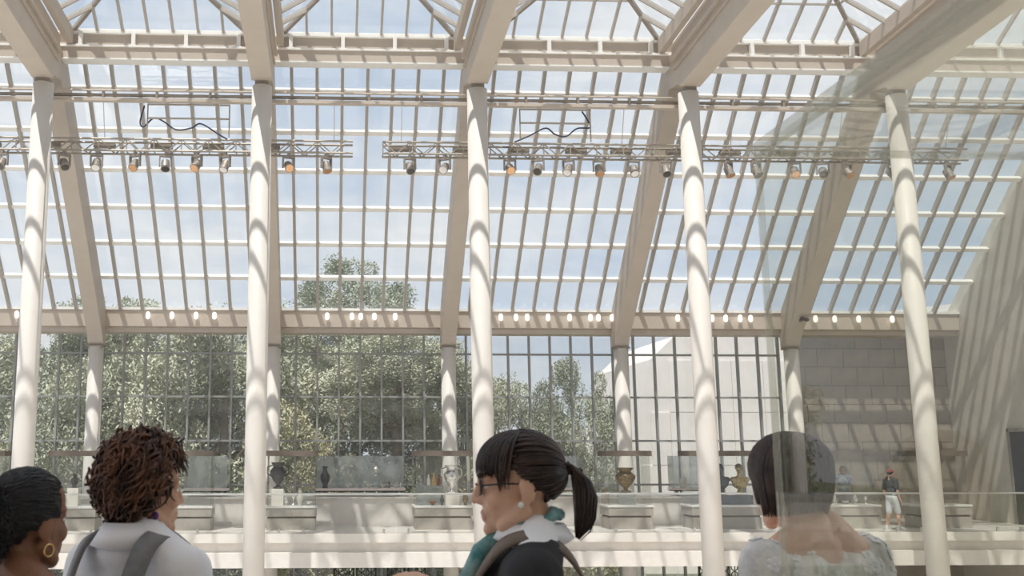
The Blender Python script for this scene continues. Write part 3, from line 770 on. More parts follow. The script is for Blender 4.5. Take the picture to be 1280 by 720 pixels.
# (x, y, crown centre z, radius x, radius z, variant, label)
TREES = [(-6.4, 49, 3.0, 4.4, 5.2, 0, 'rear grey-green tree between the fifth and fourth short columns'),
 (-13.5, 55, 4.0, 4.8, 5.5, 1, 'rear deep green tree beyond the sixth bay'),
 (-14.5, 44, 2.0, 4.6, 5.0, 3, 'broad grey-green tree seen past the sixth short column'),
 (-9.0, 41, 1.2, 3.8, 5.2, 0, 'grey-green tree in the fifth bay, beside its short column'),
 (-4.4, 43, 2.4, 4.3, 5.4, 3, 'tall grey-green tree filling the window wall above the curly-haired visitor'),
 (-10.6, 52, 6.6, 3.2, 4.0, 0, 'tree whose top shows through the glass roof beside the fifth rafter'),
 (-1.4, 40.5, 0.0, 2.6, 3.8, 2, 'low yellow-green tree behind the dark urn case'),
 (0.6, 47, 2.6, 4.4, 4.9, 1, 'deep green tree behind the long shelf case'),
 (2.8, 41, 5.0, 3.0, 2.2, 0, 'tree with a bare trunk rising behind the long shelf case'),
 (1.6, 62, 9.9, 4.0, 4.0, 1, 'tallest dark tree, standing above the eave in the glass roof'),
 (-0.6, 57, 6.6, 4.6, 4.3, 0, 'tall tree beside the tallest one, just above the eave'),
 (5.8, 44, 2.2, 2.0, 4.6, 0, 'slender grey-green tree by the third short column'),
 (6.2, 41, -0.8, 2.4, 3.0, 2, 'low yellow-green bush-like tree behind the dark-haired woman in glasses'),
 (8.9, 47, 0.8, 2.6, 4.6, 3, 'rounded grey-green tree in the third bay with sky above'),
 (10.5, 42.4, 2.1, 2.0, 3.7, 1, 'rounded deep green tree beside the pale stone building'),
 (8.9, 40.5, -1.4, 2.6, 2.8, 2, 'yellow-green shrub in front of the trees of the third bay'),
 (-13.2, 39.5, -1.0, 3.0, 3.4, 2, 'low yellow-green tree near the sixth short column'),
 (-5.4, 39.0, -1.2, 2.8, 3.0, 1, 'low dark shrub behind the parapet in the fifth bay'),
 (2.4, 39.0, -1.6, 2.6, 3.0, 1, 'low dark shrub behind the long shelf case')]
for i, (x, y, zc, rx, rz, v, lb) in enumerate(TREES):
    t = tag(empty('tree', (x, y, -3.2)), lb, 'tree', 'trees outside the window wall')
    c = link('crown', CR[v], t); c.location = (0, 0, zc + 3.2); c.scale = (rx, rx, rz); c.rotation_euler = (0, 0, i * 1.3)
    c['kind'] = 'stuff'
    r = 0.10 * rx if rx > 2.7 else .2
    if 'bare trunk' in lb: r = .34
    tr = MB().tube([(0, 0, -.1), (.05, 0, (zc + 3.2) * .4), (-.06, .05, (zc + 3.2) * .8), (.0, 0, zc + 3.2 + rz * .4)], [r, r * .8, r * .6, r * .2], 10).build('trunk', M['bark'], t, True)
    for q in range(4):
        a = q * 1.6 + i; zb = (zc + 3.2) * .75
        MB().tube([(0, 0, zb), (math.cos(a) * rx * .3, math.sin(a) * rx * .3, zb + rz * .25), (math.cos(a) * rx * .6, math.sin(a) * rx * .6, zb + rz * .45)], [r * .4, r * .25, r * .08], 6).build('branch', M['bark'], tr)

# ------------------------------------------------------------------ glass showcase near the viewer
sc_ = tag(empty('showcase', (0.985, 1.15, 0.45)), 'tall hazy glass showcase standing before the woman in the lace top', 'showcase')
SW, SD, SH = 1.25, 1.07, 2.335
MB().box((0, 0, 0), (SW, SD, 0.35)).build('plinth', M['ped'], sc_)
g = 0.012
MB().box((0, 0.0, .35), (g, SD, SH)).build('pane', M['neargl'], sc_)
MB().box((SW - g, 0.0, .35), (SW, SD, SH)).build('pane', M['neargl'], sc_)
MB().box((g, SD - g, .35), (SW - g, SD, SH)).build('pane', M['neargl'], sc_)
MB().box((g, 0, .35), (SW - g, g, SH)).build('pane', M['neargl'], sc_)
MB().box((0, 0, SH), (SW, SD, SH + g)).build('top_pane', M['neargl'], sc_)
for a, b in (((-.002, SD - .010, .35), (.010, SD + .002, SH)), ((-.02, 0, SH - .004), (.014, SD, SH + .016)), ((.014, SD - .014, SH - .004), (SW, SD + .003, SH + .010))):
    MB().box(a, b).build('edge_seal', M['nearedge'], sc_)

# ------------------------------------------------------------------ people
def remesh(mb, name, voxel, smooth=4, factor=0.5):
    me = mb.mesh(name + '_raw'); o = bpy.data.objects.new(name + '_raw', me); COL.objects.link(o)
    md = o.modifiers.new('r', 'REMESH'); md.mode = 'VOXEL'; md.voxel_size = voxel
    if smooth:
        s = o.modifiers.new('s', 'SMOOTH'); s.iterations = smooth; s.factor = factor
    dg = bpy.context.evaluated_depsgraph_get()
    out = bpy.data.meshes.new_from_object(o.evaluated_get(dg)); out.name = name
    bpy.data.objects.remove(o); bpy.data.meshes.remove(me)
    out.shade_smooth(); return out

def skin_mat(name, c, rough=0.5):
    m, t, b = new_mat(name)
    b.inputs['Base Color'].default_value = (*c, 1); b.inputs['Roughness'].default_value = rough
    b.inputs['Subsurface Weight'].default_value = 0.12; b.inputs['Subsurface Radius'].default_value = (0.5, 0.2, 0.1); b.inputs['Subsurface Scale'].default_value = 0.01
    n = t.nodes.new('ShaderNodeTexNoise'); n.inputs['Scale'].default_value = 18; n.inputs['Detail'].default_value = 4
    r = t.nodes.new('ShaderNodeValToRGB'); r.color_ramp.elements[0].color = (*[x * .86 for x in c], 1); r.color_ramp.elements[1].color = (*[min(1, x * 1.12) for x in c], 1)
    tcn = t.nodes.new('ShaderNodeTexCoord'); t.links.new(tcn.outputs['Object'], n.inputs['Vector'])
    t.links.new(n.outputs['Fac'], r.inputs['Fac']); t.links.new(r.outputs['Color'], b.inputs['Base Color'])
    return m
def hair_mat(name, c, c2, rough=0.42):
    m = mat(name, c, rough, var=.2, scale=22, spec=.45, col2=c2); return m
M['skin_brown'] = skin_mat('skin_brown', (0.27, 0.125, 0.07)); M['skin_tan'] = skin_mat('skin_tan', (0.60, 0.34, 0.22))
M['skin_light'] = skin_mat('skin_light', (0.74, 0.45, 0.32)); M['skin_pale'] = skin_mat('skin_pale', (0.68, 0.46, 0.36))
M['lip'] = mat('lips', (0.52, 0.24, 0.20), .45, var=.05)
M['eye'] = mat('eye_white', (0.85, 0.84, 0.82), .15, var=.01); M['iris'] = mat('iris', (0.07, 0.04, 0.025), .15, var=.1)
M['hair_black'] = hair_mat('hair_black', (0.010, 0.009, 0.010), (0.026, 0.023, 0.024))
M['hair_curly'] = hair_mat('hair_dark_brown_curls', (0.018, 0.010, 0.008), (0.17, 0.078, 0.042), .5)  # lighter brown puts the light's highlights into the curl colour
M['hair_brown'] = hair_mat('hair_dark_brown', (0.020, 0.012, 0.010), (0.060, 0.034, 0.026), .36)
M['hair_bob'] = hair_mat('hair_bob_brown', (0.028, 0.017, 0.013), (0.075, 0.042, 0.030), .4)
M['white_cloth'] = mat('white_cotton', (0.90, 0.90, 0.93), .85, var=.03, scale=9, bump=.15)
M['dark_cloth'] = mat('charcoal_cloth', (0.035, 0.035, 0.038), .85, var=.15, scale=12, bump=.15)
M['grey_strap'] = mat('grey_webbing', (0.24, 0.235, 0.24), .8, var=.08, scale=40)
M['brown_strap'] = mat('taupe_webbing', (0.20, 0.155, 0.13), .7, var=.08, scale=40)
M['teal'] = mat('teal_silk', (0.05, 0.22, 0.24), .5, var=.2, scale=25, col2=(0.30, 0.46, 0.46))
M['sage'] = mat('grey_teal_jersey', (0.22, 0.28, 0.28), .8, var=.08)
M['denim'] = mat('denim', (0.10, 0.13, 0.20), .85, var=.12)
M['khaki'] = mat('khaki_cloth', (0.42, 0.36, 0.27), .85, var=.08)
M['lace'] = mat('white_floral_lace', (0.90, 0.88, 0.85), .85, scale=26, col2=(0.66, 0.64, 0.63), bump=.4)
M['purple'] = mat('purple_bead', (0.10, 0.03, 0.16), .3, var=.2)
M['gold_ring'] = mat('gold_ring', (0.7, 0.5, 0.2), .25, .9)
M['pearl'] = mat('pearl', (0.9, 0.87, 0.82), .2, var=.01)
M['red_cap'] = mat('red_cap', (0.45, 0.16, 0.13), .8); M['grey_top'] = mat('dark_grey_top', (0.09, 0.095, 0.10), .85)
M['blue_print'] = mat('blue_print_cloth', (0.06, 0.08, 0.14), .85, scale=30, col2=(0.45, 0.47, 0.52))
M['white_shorts'] = mat('pale_shorts', (0.70, 0.71, 0.75), .85); M['shoe'] = mat('shoe_leather', (0.06, 0.05, 0.045), .5)
M['pale_shoe'] = mat('pale_trainer', (0.7, 0.7, 0.7), .6)

HC = Vector((0, -.012, .035)); HR = Vector((.072, .092, .082))
def hand(mb, w, d, side, curl, k):
    # palm and five fingers; w wrist, d pointing direction, side +1/-1 picks the thumb side
    d = d.normalized(); up = Vector((0, 0, 1)) if abs(d.z) < .8 else Vector((0, 1, 0))
    a = d.cross(up).normalized() * side; nrm = a.cross(d).normalized() * side
    c = w + d * .05 * k
    rot = Matrix((a, d, nrm)).transposed()
    mb.ell(c, (.040 * k, .052 * k, .016 * k), rot)
    for i, (off, L) in enumerate(((.030, .068), (.010, .078), (-.011, .073), (-.031, .057))):
        p = c + d * .042 * k + a * off * k; dd = d.copy(); r = .0085 * k
        for s in range(3):
            dd = (dd * math.cos(curl) - nrm * math.sin(curl) * side).normalized()
            q = p + dd * L * k * (.42, .32, .26)[s]; mb.caps(p, q, r, r * .9, 8); p = q; r *= .92
    p = c - d * .02 * k + a * .032 * k
    q = p + (a * .75 + d * .55).normalized() * .038 * k; mb.caps(p, q, .011 * k, .0095 * k, 8)
    q2 = q + (a * .25 + d * .95).normalized() * .032 * k; mb.caps(q, q2, .0095 * k, .008 * k, 8)

def person(label, loc, rz, h, skin, head_rz=0.0, head_tilt=0.0, arms=None, vox=.005, group=None, stride=0.0, broad=1.0, lean=(0, 0)):
    """Upright figure; +y is the way it faces. Returns root, head matrix and joints."""
    k = h / 1.69
    root = tag(empty('person', loc, rz), label, 'person', group)
    V = lambda x, y, z: Vector((x * broad, y, z)) * k
    mb = MB()
    # torso
    mb.ell(V(0, .012, 1.26), (.152 * k * broad, .098 * k, .185 * k)); mb.ell(V(0, .0, 1.06), (.125 * k * broad, .09 * k, .15 * k))
    mb.ell(V(0, -.012, .92), (.160 * k * broad, .115 * k, .13 * k)); mb.caps(V(-.145, -.005, 1.375), V(.145, -.005, 1.375), .055 * k, .055 * k)
    for s in (-1, 1):
        mb.caps(V(s * .025, -.03, 1.47), V(s * .14, -.01, 1.39), .042 * k, .048 * k)
        mb.ell(V(s * .07, .075, 1.25), (.065 * k, .05 * k, .065 * k))
    # legs
    legs = []
    for s in (-1, 1):
        st = stride * s
        kn = V(s * .088, .02 + st * .55, .49); an = V(s * .085, -.03 + st * 1.0, .085)
        mb.caps(V(s * .082, 0, .88), kn, .088 * k, .056 * k); mb.caps(kn, an, .055 * k, .036 * k)
        mb.ell(kn * .55 + an * .45 + Vector((0, -.02 * k, .03 * k)), (.05 * k, .052 * k, .12 * k))
        mb.caps(an + V(0, -.03, -.045), an + V(s * .012 / broad, .13, -.055), .034 * k, .028 * k)
        legs.append((kn, an))
    # arms
    J = {}
    for s, nm in ((-1, 'L'), (1, 'R')):
        sh = V(s * .18, -.008, 1.375)
        el, wr, curl = (arms or {}).get(nm, ((s * .225, -.03, 1.10), (s * .225, .05, .87), .3))
        el = V(*el); wr = V(*wr)
        mb.caps(sh, el, .05 * k, .038 * k); mb.caps(el, wr, .039 * k, .025 * k)
        hand(mb, wr, wr - el, -s, curl, k); J[nm] = (sh, el, wr)
    # neck and head
    hm = Matrix.Translation(V(lean[0], .014 + lean[1], 1.572)) @ Matrix.Rotation(head_rz, 4, 'Z') @ Matrix.Rotation(head_tilt, 4, 'X') @ Matrix.Scale(k, 4)
    r3 = hm.to_3x3().normalized()
    P = lambda x, y, z: hm @ Vector((x, y, z))
    mb.caps(P(0, -.022, -.06), V(0, -.022, 1.40), .050 * k, .058 * k)
    E_ = lambda c, r: mb.ell(P(*c), tuple(x * k for x in r), r3, 18, 12)
    E_(HC, HR); E_((0, .028, -.03), (.060, .062, .082)); E_((0, .052, -.078), (.040, .034, .028)); E_((0, .073, -.098), (.022, .018, .018))
    mb.caps(P(0, .088, .016), P(0, .106, -.026), .0095 * k, .0115 * k, 10)
    mb.caps(P(0, .084, .03), P(0, .09, .012), .012 * k, .0095 * k, 10)
    mb.caps(P(-.036, .070, .028), P(.036, .070, .028), .014 * k, .014 * k, 10); E_((0, .060, .055), (.05, .03, .04))
    for s in (-1, 1):
        mb.ell(P(s * .030, .0725, .0135), (.0165 * k, .0135 * k, .0085 * k), r3); mb.ell(P(s * .030, .0715, -.004), (.0155 * k, .0125 * k, .0065 * k), r3)
        E_((s * .011, .095, -.031), (.009, .011, .008)); E_((s * .036, .056, -.026), (.026, .028, .028))
        mb.caps(P(s * .04, .04, -.088), P(s * .058, -.005, -.055), .02 * k, .022 * k, 10)
        er = r3 @ Matrix.Rotation(-.25, 3, 'X')
        er = er @ Matrix.Rotation(s * -.35, 3, 'Z'); mb.ell(P(s * .077, -.016, -.006), (.010 * k, .021 * k, .032 * k), er); mb.ell(P(s * .073, -.008, -.034), (.009 * k, .010 * k, .013 * k), er)
    mb.caps(P(-.019, .083, -.0575), P(.019, .083, -.0575), .0085 * k, .0085 * k, 8); E_((0, .087, -.057), (.013, .008, .007))
    mb.caps(P(-.016, .082, -.070), P(.016, .082, -.070), .0085 * k, .0085 * k, 8); E_((0, .085, -.071), (.012, .009, .008))
    me = remesh(mb, 'body', vox, 4)
    me.materials.append(skin); me.materials.append(M['lip'])
    inv = hm.inverted()
    for p in me.polygons:
        c = inv @ p.center
        if c.y > .083 and abs(c.x) < .024 and -.081 < c.z < -.050: p.material_index = 1
    body = link('body', me, root)
    for s in (-1, 1):
        ey = MB().ell((0, 0, 0), (.0125 * k,) * 3, None, 14, 10).build('eye', M['eye'], root, True); ey.location = P(s * .030, .0725, .006)
        ir = MB().ell((0, .0085 * k, 0), (.0062 * k, .005 * k, .0062 * k)).build('iris', M['iris'], ey, True); ir.rotation_euler = (head_tilt, 0, head_rz)
    return dict(root=root, hm=hm, k=k, V=V, J=J, legs=legs, P=P, body=body)

def garment(p, name, m, prims, vox=.009, smooth=4):
    me = remesh(prims, name, vox, smooth); me.materials.append(m); return link(name, me, p['root'])
def torso_prims(p, grow=.012, broad=1.0, trap=(.045, 1.462)):
    k = p['k']; V = p['V']; g = grow; mb = MB()
    mb.ell(V(0, .012, 1.26), ((.152 + g) * k * broad, (.098 + g) * k, (.185 + g) * k)); mb.ell(V(0, 0, 1.06), ((.13 + g) * k * broad, (.095 + g) * k, .17 * k))
    mb.ell(V(0, -.012, .93), ((.160 + g) * k * broad, (.115 + g) * k, .12 * k)); mb.caps(V(-.145, -.005, 1.375), V(.145, -.005, 1.375), (.055 + g) * k, (.055 + g) * k)
    for s in (-1, 1):
        mb.caps(V(s * trap[0], -.028, trap[1]), V(s * .14, -.01, 1.39), (.036 + g) * k, (.048 + g) * k)
        mb.ell(V(s * .07, .075, 1.25), ((.065 + g) * k, (.05 + g) * k, (.065 + g) * k))
    return mb
def sleeves(p, mb, grow=.012, frac=1.0, fore=0.0):
    k = p['k']
    for nm in 'LR':
        sh, el, wr = p['J'][nm]
        e = sh.lerp(el, frac); mb.caps(sh, e, (.052 + grow) * k, (.052 + grow - .012 * frac) * k)
        if fore: mb.caps(el, el.lerp(wr, fore), (.040 + grow) * k, (.030 + grow) * k)
    return mb
def trousers(p, m, grow=.012, length=1.0, name='trousers'):
    k = p['k']; V = p['V']; mb = MB()
    mb.ell(V(0, -.012, .92), ((.16 + grow) * k, (.115 + grow) * k, .13 * k)); mb.caps(V(-.05, 0, 1.0), V(.05, 0, 1.0), .1 * k, .1 * k)
    for i, s in enumerate((-1, 1)):
        kn, an = p['legs'][i]
        mb.caps(V(s * .082, 0, .88), kn, (.09 + grow) * k, (.06 + grow) * k)
        if length > .5: mb.caps(kn, an, (.058 + grow) * k, (.042 + grow) * k)
    return garment(p, name, m, mb, .012)
def shoes(p, m):
    k = p['k']
    for i, s in enumerate((-1, 1)):
        kn, an = p['legs'][i]; mb = MB()
        mb.caps(an + Vector((0, -.035, -.042)) * k, an + Vector((s * .012, .135, -.052)) * k, .042 * k, .035 * k); mb.caps(an + Vector((0, -.02, -.02)) * k, an + Vector((0, -.02, .01)) * k, .044 * k, .042 * k)
        mb.box(tuple(an + Vector((-.04, -.07, -.088)) * k), tuple(an + Vector((.045, .165, -.066)) * k))
        me = remesh(mb, 'shoe', .008, 2); me.materials.append(m); link('shoe', me, p['root'])
def strap(p, name, m, pts, w=.04, t=.006, off=.0):
    """Flat ribbon through points (person space, metres at 1.65 m), width across x-ish."""
    k = p['k']; P3 = [Vector(q) * k for q in pts]; out = []
    for i in range(len(P3) - 1):
        a = P3[max(i-1, 0)]; b = P3[i]; c = P3[i+1]; d = P3[min(i+2, len(P3)-1)]
        for q in range(6):
            u = q / 6; out.append(0.5 * ((2*b) + (c-a)*u + (2*a-5*b+4*c-d)*u*u + (3*b-a-3*c+d)*u**3))
    out.append(P3[-1]); mb = MB(); vs = []; fs = []
    cen = Vector((0, 0, 1.2 * k))
    for i, q in enumerate(out):
        tg = (out[min(i+1, len(out)-1)] - out[max(i-1, 0)]).normalized()
        nrm = (q - cen); nrm = (nrm - tg * nrm.dot(tg)).normalized(); a = tg.cross(nrm).normalized()
        for sx, sz in ((-1, 0), (1, 0), (1, 1), (-1, 1)): vs.append(q + a * sx * w * k / 2 + nrm * sz * t)
    for i in range(len(out) - 1):
        for j in range(4): fs.append((i*4+j, i*4+(j+1) % 4, (i+1)*4+(j+1) % 4, (i+1)*4+j))
    mb.add(vs, fs); return mb.build(name, m, p['root'], True)

def slerp(a, b, t):
    a = a.normalized(); b = b.normalized(); w = math.acos(max(-1, min(1, a.dot(b))))
    if w < 1e-4: return a
    return (a * math.sin((1 - t) * w) + b * math.sin(t * w)) / math.sin(w)
def scalp(d, h): return Vector((HC.x + d.x * (HR.x + h), HC.y + d.y * (HR.y + h), HC.z + d.z * (HR.z + h)))
def strands(p, paths, r, name, m, n=4, shape='taper'):
    mb = MB(); hm = p['hm']; k = p['k']
    for path in paths:
        L = len(path)
        rs = [max(.0004, r * k * (1 - .75 * max(0, (i / (L - 1) - .5) * 2) ** 2)) for i in range(L)]
        mb.tube([hm @ q for q in path], rs, n, True)
    o = mb.build(name, m, p['root'], True); o['kind'] = 'stuff'; return o
def cap_shell(p, name, m, h, keep, vox=.005, extra=None, wobble=0.0, seed=0):
    mb = MB(); hm = p['hm']; vs = []; fs = []; nu, nv = 72, 48; idx = {}
    for i in range(nv + 1):
        th = math.pi * i / nv
        for j in range(nu):
            ph = 2 * math.pi * j / nu
            d = Vector((math.sin(th) * math.cos(ph), math.sin(th) * math.sin(ph), math.cos(th)))
            if keep(d):
                w = wobble * noise.noise(d * 4 + Vector((seed, 0, 0)))
                idx[i, j] = len(vs); vs.append(hm @ scalp(d, h(d) + w if callable(h) else h + w))
    for i in range(nv):
        for j in range(nu):
            q = [(i, j), (i + 1, j), (i + 1, (j + 1) % nu), (i, (j + 1) % nu)]
            if all(c in idx for c in q): fs.append(tuple(idx[c] for c in q))
    mb.add(vs, fs); o = mb.build(name, m, p['root'], True)
    sd = o.modifiers.new('solid', 'SOLIDIFY'); sd.thickness = .006; sd.offset = -1
    return o
rnd = random.Random(5)
ZF = 0.45

# --- woman with short curly hair, white shirt, grey backpack strap
B = person('person with short curly brown hair, white collared shirt and grey backpack strap', (-0.500, 2.76, ZF), R(-34), 1.665, M['skin_tan'], head_rz=R(-22))
mb = sleeves(B, torso_prims(B, .016), .014, .95)
mb.ell(B['V'](0, -.045, 1.415), (.10 * B['k'], .065 * B['k'], .05 * B['k'])); mb.caps(B['V'](0, -.024, 1.40), B['V'](0, -.024, 1.45), .075 * B['k'], .066 * B['k'])
garment(B, 'shirt', M['white_cloth'], mb)
def collar(p, m, rad=.070, z0=1.425, z1=1.485, flare=.03, y=-.02, gap=.6, name='collar'):
    k = p['k']; vs = []; fs = []; N = 40
    for i in range(N + 1):
        g_ = -math.pi / 2 + (gap / 2) - math.pi + (2 * math.pi - gap) * i / N  # opening at the front (+y)
        a = math.pi / 2 + gap / 2 + (2 * math.pi - gap) * i / N
        c, s = math.cos(a), math.sin(a)
        for r, z in ((rad + .012, z0), (rad, z1), (rad + .006, z1 + .004), (rad + flare, z0 + .012)):
            vs.append((c * r * k, (y + s * r) * k, z * k))
    for i in range(N):
        for j in range(4): fs.append((i*4+j, i*4+(j+1) % 4, (i+1)*4+(j+1) % 4, (i+1)*4+j))
    return MB().add(vs, fs).build(name, m, p['root'], True)
collar(B, M['white_cloth'], .072, 1.425, 1.492, .042, -.022)
for s in (-1, 1):
    strap(B, 'backpack_strap', M['grey_strap'], [(s*.10, -.155, 1.15), (s*.105, -.150, 1.30), (s*.108, -.09, 1.435), (s*.11, -.01, 1.462), (s*.112, .07, 1.42), (s*.118, .13, 1.30), (s*.125, .125, 1.10)], .055, .010)
bpk = MB().ell((0, -.20 * B['k'], 1.13 * B['k']), (.14, .085, .2)).build('backpack', M['grey_strap'], B['root'], True)
trousers(B, M['denim']); shoes(B, M['shoe'])
def curly_keep(d): return not (d.y > .32 and d.z < .42) and not (d.y > -.05 and d.z < -.35) and not (abs(d.x) > .62 and d.z < -.62)
cap_shell(B, 'hair', M['hair_curly'], lambda d: .024 + .010 * max(0, d.z) + .016 * max(0, -d.z), curly_keep, wobble=.014, seed=3)
paths = []
for i in range(1250):
    while True:
        d = Vector((rnd.gauss(0, 1), rnd.gauss(0, 1), rnd.gauss(0, 1)))
        if d.length > .1:
            d.normalize()
            if curly_keep(d): break
    c = scalp(d, .026 + .012 * max(0, d.z) + .016 * max(0, -d.z) + rnd.uniform(-.006, .012))
    down = Vector((0, -.15, -1)); ax = (down - d * down.dot(d)); ax = ax.normalized() if ax.length > .05 else Vector((1, 0, 0))
    ax = (ax + Vector((rnd.uniform(-.7, .7), rnd.uniform(-.7, .7), rnd.uniform(-.4, .4)))).normalized()
    e1 = ax.cross(d).normalized(); e2 = ax.cross(e1)
    rr = rnd.uniform(.005, .013); L = rnd.uniform(.045, .10); turns = rnd.uniform(.7, 1.5); ph = rnd.uniform(0, 6.28)
    pth = []
    for q in range(12):
        u = q / 11; a = ph + turns * 6.28 * u
        pth.append(c + ax * L * (u - .5) + (e1 * math.cos(a) + e2 * math.sin(a)) * rr * (1 - .4 * u) - d * .02 * abs(u - .4))
    paths.append(pth)
strands(B, paths, .0036, 'curls', M['hair_curly'], 5)
eb = MB().ell(B['P'](.078, -.004, -.060), (.010, .010, .011)).build('earring', M['purple'], B['root'], True)

# --- woman with black hair gathered in a puff
A = person('person with black hair in a puff, gold hoop earring and grey-teal tank top', (-0.700, 2.40, ZF), R(-33), 1.605, M['skin_brown'], head_rz=R(0))
k = A['k']; V = A['V']
mb = MB(); mb.ell(V(0, .012, 1.22), (.168 * k, .114 * k, .16 * k)); mb.ell(V(0, 0, 1.06), (.14 * k, .105 * k, .17 * k)); mb.ell(V(0, -.012, .93), (.175 * k, .13 * k, .12 * k))
garment(A, 'tank_top', M['sage'], mb)
for s in (-1, 1):
    strap(A, 'shoulder_strap', M['sage'], [(s*.085, -.112, 1.30), (s*.092, -.098, 1.38), (s*.095, -.055, 1.435), (s*.097, -.01, 1.450), (s*.097, .05, 1.42), (s*.09, .105, 1.32)], .035, .006)
trousers(A, M['khaki']); shoes(A, M['shoe'])
def sleek_keep(d): return not (d.y > .45 and d.z < .5) and not (d.y > .0 and d.z < -.25) and not (d.z < -.55 and d.y > -.35) and d.z > -.9
cap_shell(A, 'hair', M['hair_black'], .012, sleek_keep, wobble=.004)
paths = []
root_d = Vector((0, -.95, .12))
for i in range(1500):
    while True:
        d = Vector((rnd.gauss(0, 1), rnd.gauss(0, 1), rnd.gauss(0, 1)))
        if d.length > .1:
            d.normalize()
            if sleek_keep(d) and d.y > -.6: break
    h0 = rnd.uniform(.010, .016)
    paths.append([scalp(slerp(d, root_d, t / 7 * .9), h0 + .002 * math.sin(t * 2 + i)) for t in range(8)])
pc = Vector((0, -.135, .0)); pr = Vector((.072, .066, .095))
for i in range(1800):
    d = Vector((rnd.gauss(0, 1), rnd.gauss(0, 1), rnd.gauss(0, 1))).normalized()
    c = pc + Vector((d.x * pr.x, d.y * pr.y, d.z * pr.z)) * rnd.uniform(.85, 1.02)
    e1 = d.orthogonal().normalized(); e2 = d.cross(e1); rr = rnd.uniform(.004, .009); ph = rnd.uniform(0, 6.28)
    paths.append([c + (e1 * math.cos(ph + q * .9) + e2 * math.sin(ph + q * .9)) * rr + d * (q * .003 - .008) for q in range(8)])
strands(A, paths, .0017, 'hair_strands', M['hair_black'], 4)
hm = A['hm']; mb = MB().ell(hm @ pc, tuple(x * k * .95 for x in pr), hm.to_3x3().normalized(), 20, 14); mb.build('hair_puff', M['hair_black'], A['root'], True)
c0 = A['P'](.079, -.004, -.062)
MB().tube([c0 + Vector((0, .014 * math.cos(q * .524), .014 * math.sin(q * .524))) for q in range(13)], .0022, 6, False).build('earring', M['gold_ring'], A['root'], True)

# --- woman in profile: fringe, ponytail, glasses
C = person('person in profile with dark fringe, ponytail, glasses, teal scarf and black jacket', (0.470, 2.46, ZF), R(82), 1.69, M['skin_light'], head_rz=R(2), head_tilt=R(-3),
           arms={'L': ((-.215, .03, 1.14), (-.13, .185, 1.30), .45), 'R': ((.225, -.03, 1.10), (.215, .06, .87), .3)})
k = C['k']; V = C['V']
garment(C, 'shirt', M['white_cloth'], sleeves(C, torso_prims(C, .014), .014, .55))
mb = torso_prims(C, .020, trap=(.10, 1.415))
sleeves(C, mb, .018, .98, .55)
garment(C, 'jacket', M['dark_cloth'], mb)
collar(C, M['white_cloth'], .070, 1.440, 1.482, .030, -.018, .5)
k_ = C['k']; vs = []
mb = MB(); pts = []
for i in range(33):
    a = 2 * math.pi * i / 32
    pts.append(Vector((math.cos(a) * .062, -.018 + math.sin(a) * .064, 1.486 - .024 * math.sin(a) + .004 * math.sin(5 * a))) * k_)
mb.tube(pts, [0.0135 * k_ * (1 + .15 * math.sin(i * 1.9)) for i in range(33)], 8, False)
mb.tube([Vector(q) * k_ for q in ((-.01, .06, 1.455), (-.02, .105, 1.42), (-.025, .135, 1.36), (-.02, .14, 1.30))], [.02 * k_, .024 * k_, .022 * k_, .012 * k_], 8)
mb.build('scarf', M['teal'], C['root'], True)
strap(C, 'bag_strap', M['brown_strap'], [(.12, -.145, 1.05), (.02, -.150, 1.22), (-.07, -.118, 1.375), (-.105, -.055, 1.448), (-.115, .005, 1.460), (-.105, .075, 1.42), (-.02, .145, 1.28), (.10, .15, 1.08)], .045, .008)
trousers(C, M['denim']); shoes(C, M['shoe'])
tail_d = Vector((0, -.97, .02))
line = [Vector(q) for q in ((0, .60, .80), (.5, .56, .66), (.82, .44, .36), (.97, .22, .0), (.99, .02, -.18), (.93, -.25, -.42), (.72, -.5, -.68), (.3, -.7, -.8), (0, -.72, -.82))]
paths = []
for i in range(900):
    u = rnd.random() * (len(line) - 1); a = int(u); d = line[a].lerp(line[a + 1], u - a).normalized()
    if rnd.random() < .5: d.x = -d.x
    t0 = rnd.uniform(0, .45); h0 = .011 + rnd.uniform(-.002, .004)
    paths.append([scalp(slerp(d, tail_d, t0 + (.97 - t0) * q / 9), h0 + .004 * math.sin(math.pi * q / 9)) for q in range(10)])
def pony_keep(d):
    return not (d.y > .58 and d.z < .72) and not (d.y > .12 and d.z < .05) and not (d.y > -.1 and d.z < -.28) and not (d.z < -.5 and d.y > -.45) and d.z > -.85
cap_shell(C, 'hair', M['hair_brown'], .0095, pony_keep)
for i in range(420):          # fringe and side locks
    x = rnd.uniform(-.98, .98)
    s0 = Vector((x * .45, rnd.uniform(.0, .3), 1)).normalized()
    zE = rnd.uniform(-.12, .04) - (.45 if abs(x) > .8 else 0) * rnd.random()
    e = Vector((x * .96, math.sqrt(max(.02, 1 - (x * .96) ** 2)) * .98, zE)).normalized()
    h0 = .013 + rnd.uniform(-.002, .004)
    paths.append([scalp(slerp(s0, e, q / 9), h0 + .005 * math.sin(math.pi * q / 9)) for q in range(10)])
rt = scalp(tail_d, .012)
for i in range(520):          # ponytail
    a = rnd.uniform(0, 6.28); rr = math.sqrt(rnd.random()); ox, oz = math.cos(a) * rr, math.sin(a) * rr
    L = rnd.uniform(.88, 1.08)
    prof = ((0, .0, .011), (-.022, .004, .018), (-.040, -.022, .032), (-.046, -.060, .038), (-.042, -.098, .034), (-.034, -.130, .024), (-.020, -.155, .008))
    paths.append([rt + Vector((ox * w, dy + oz * w * .7, dz * L + oz * w * .5)) for dy, dz, w in prof])
strands(C, paths, .0026, 'hair_strands', M['hair_brown'], 4)
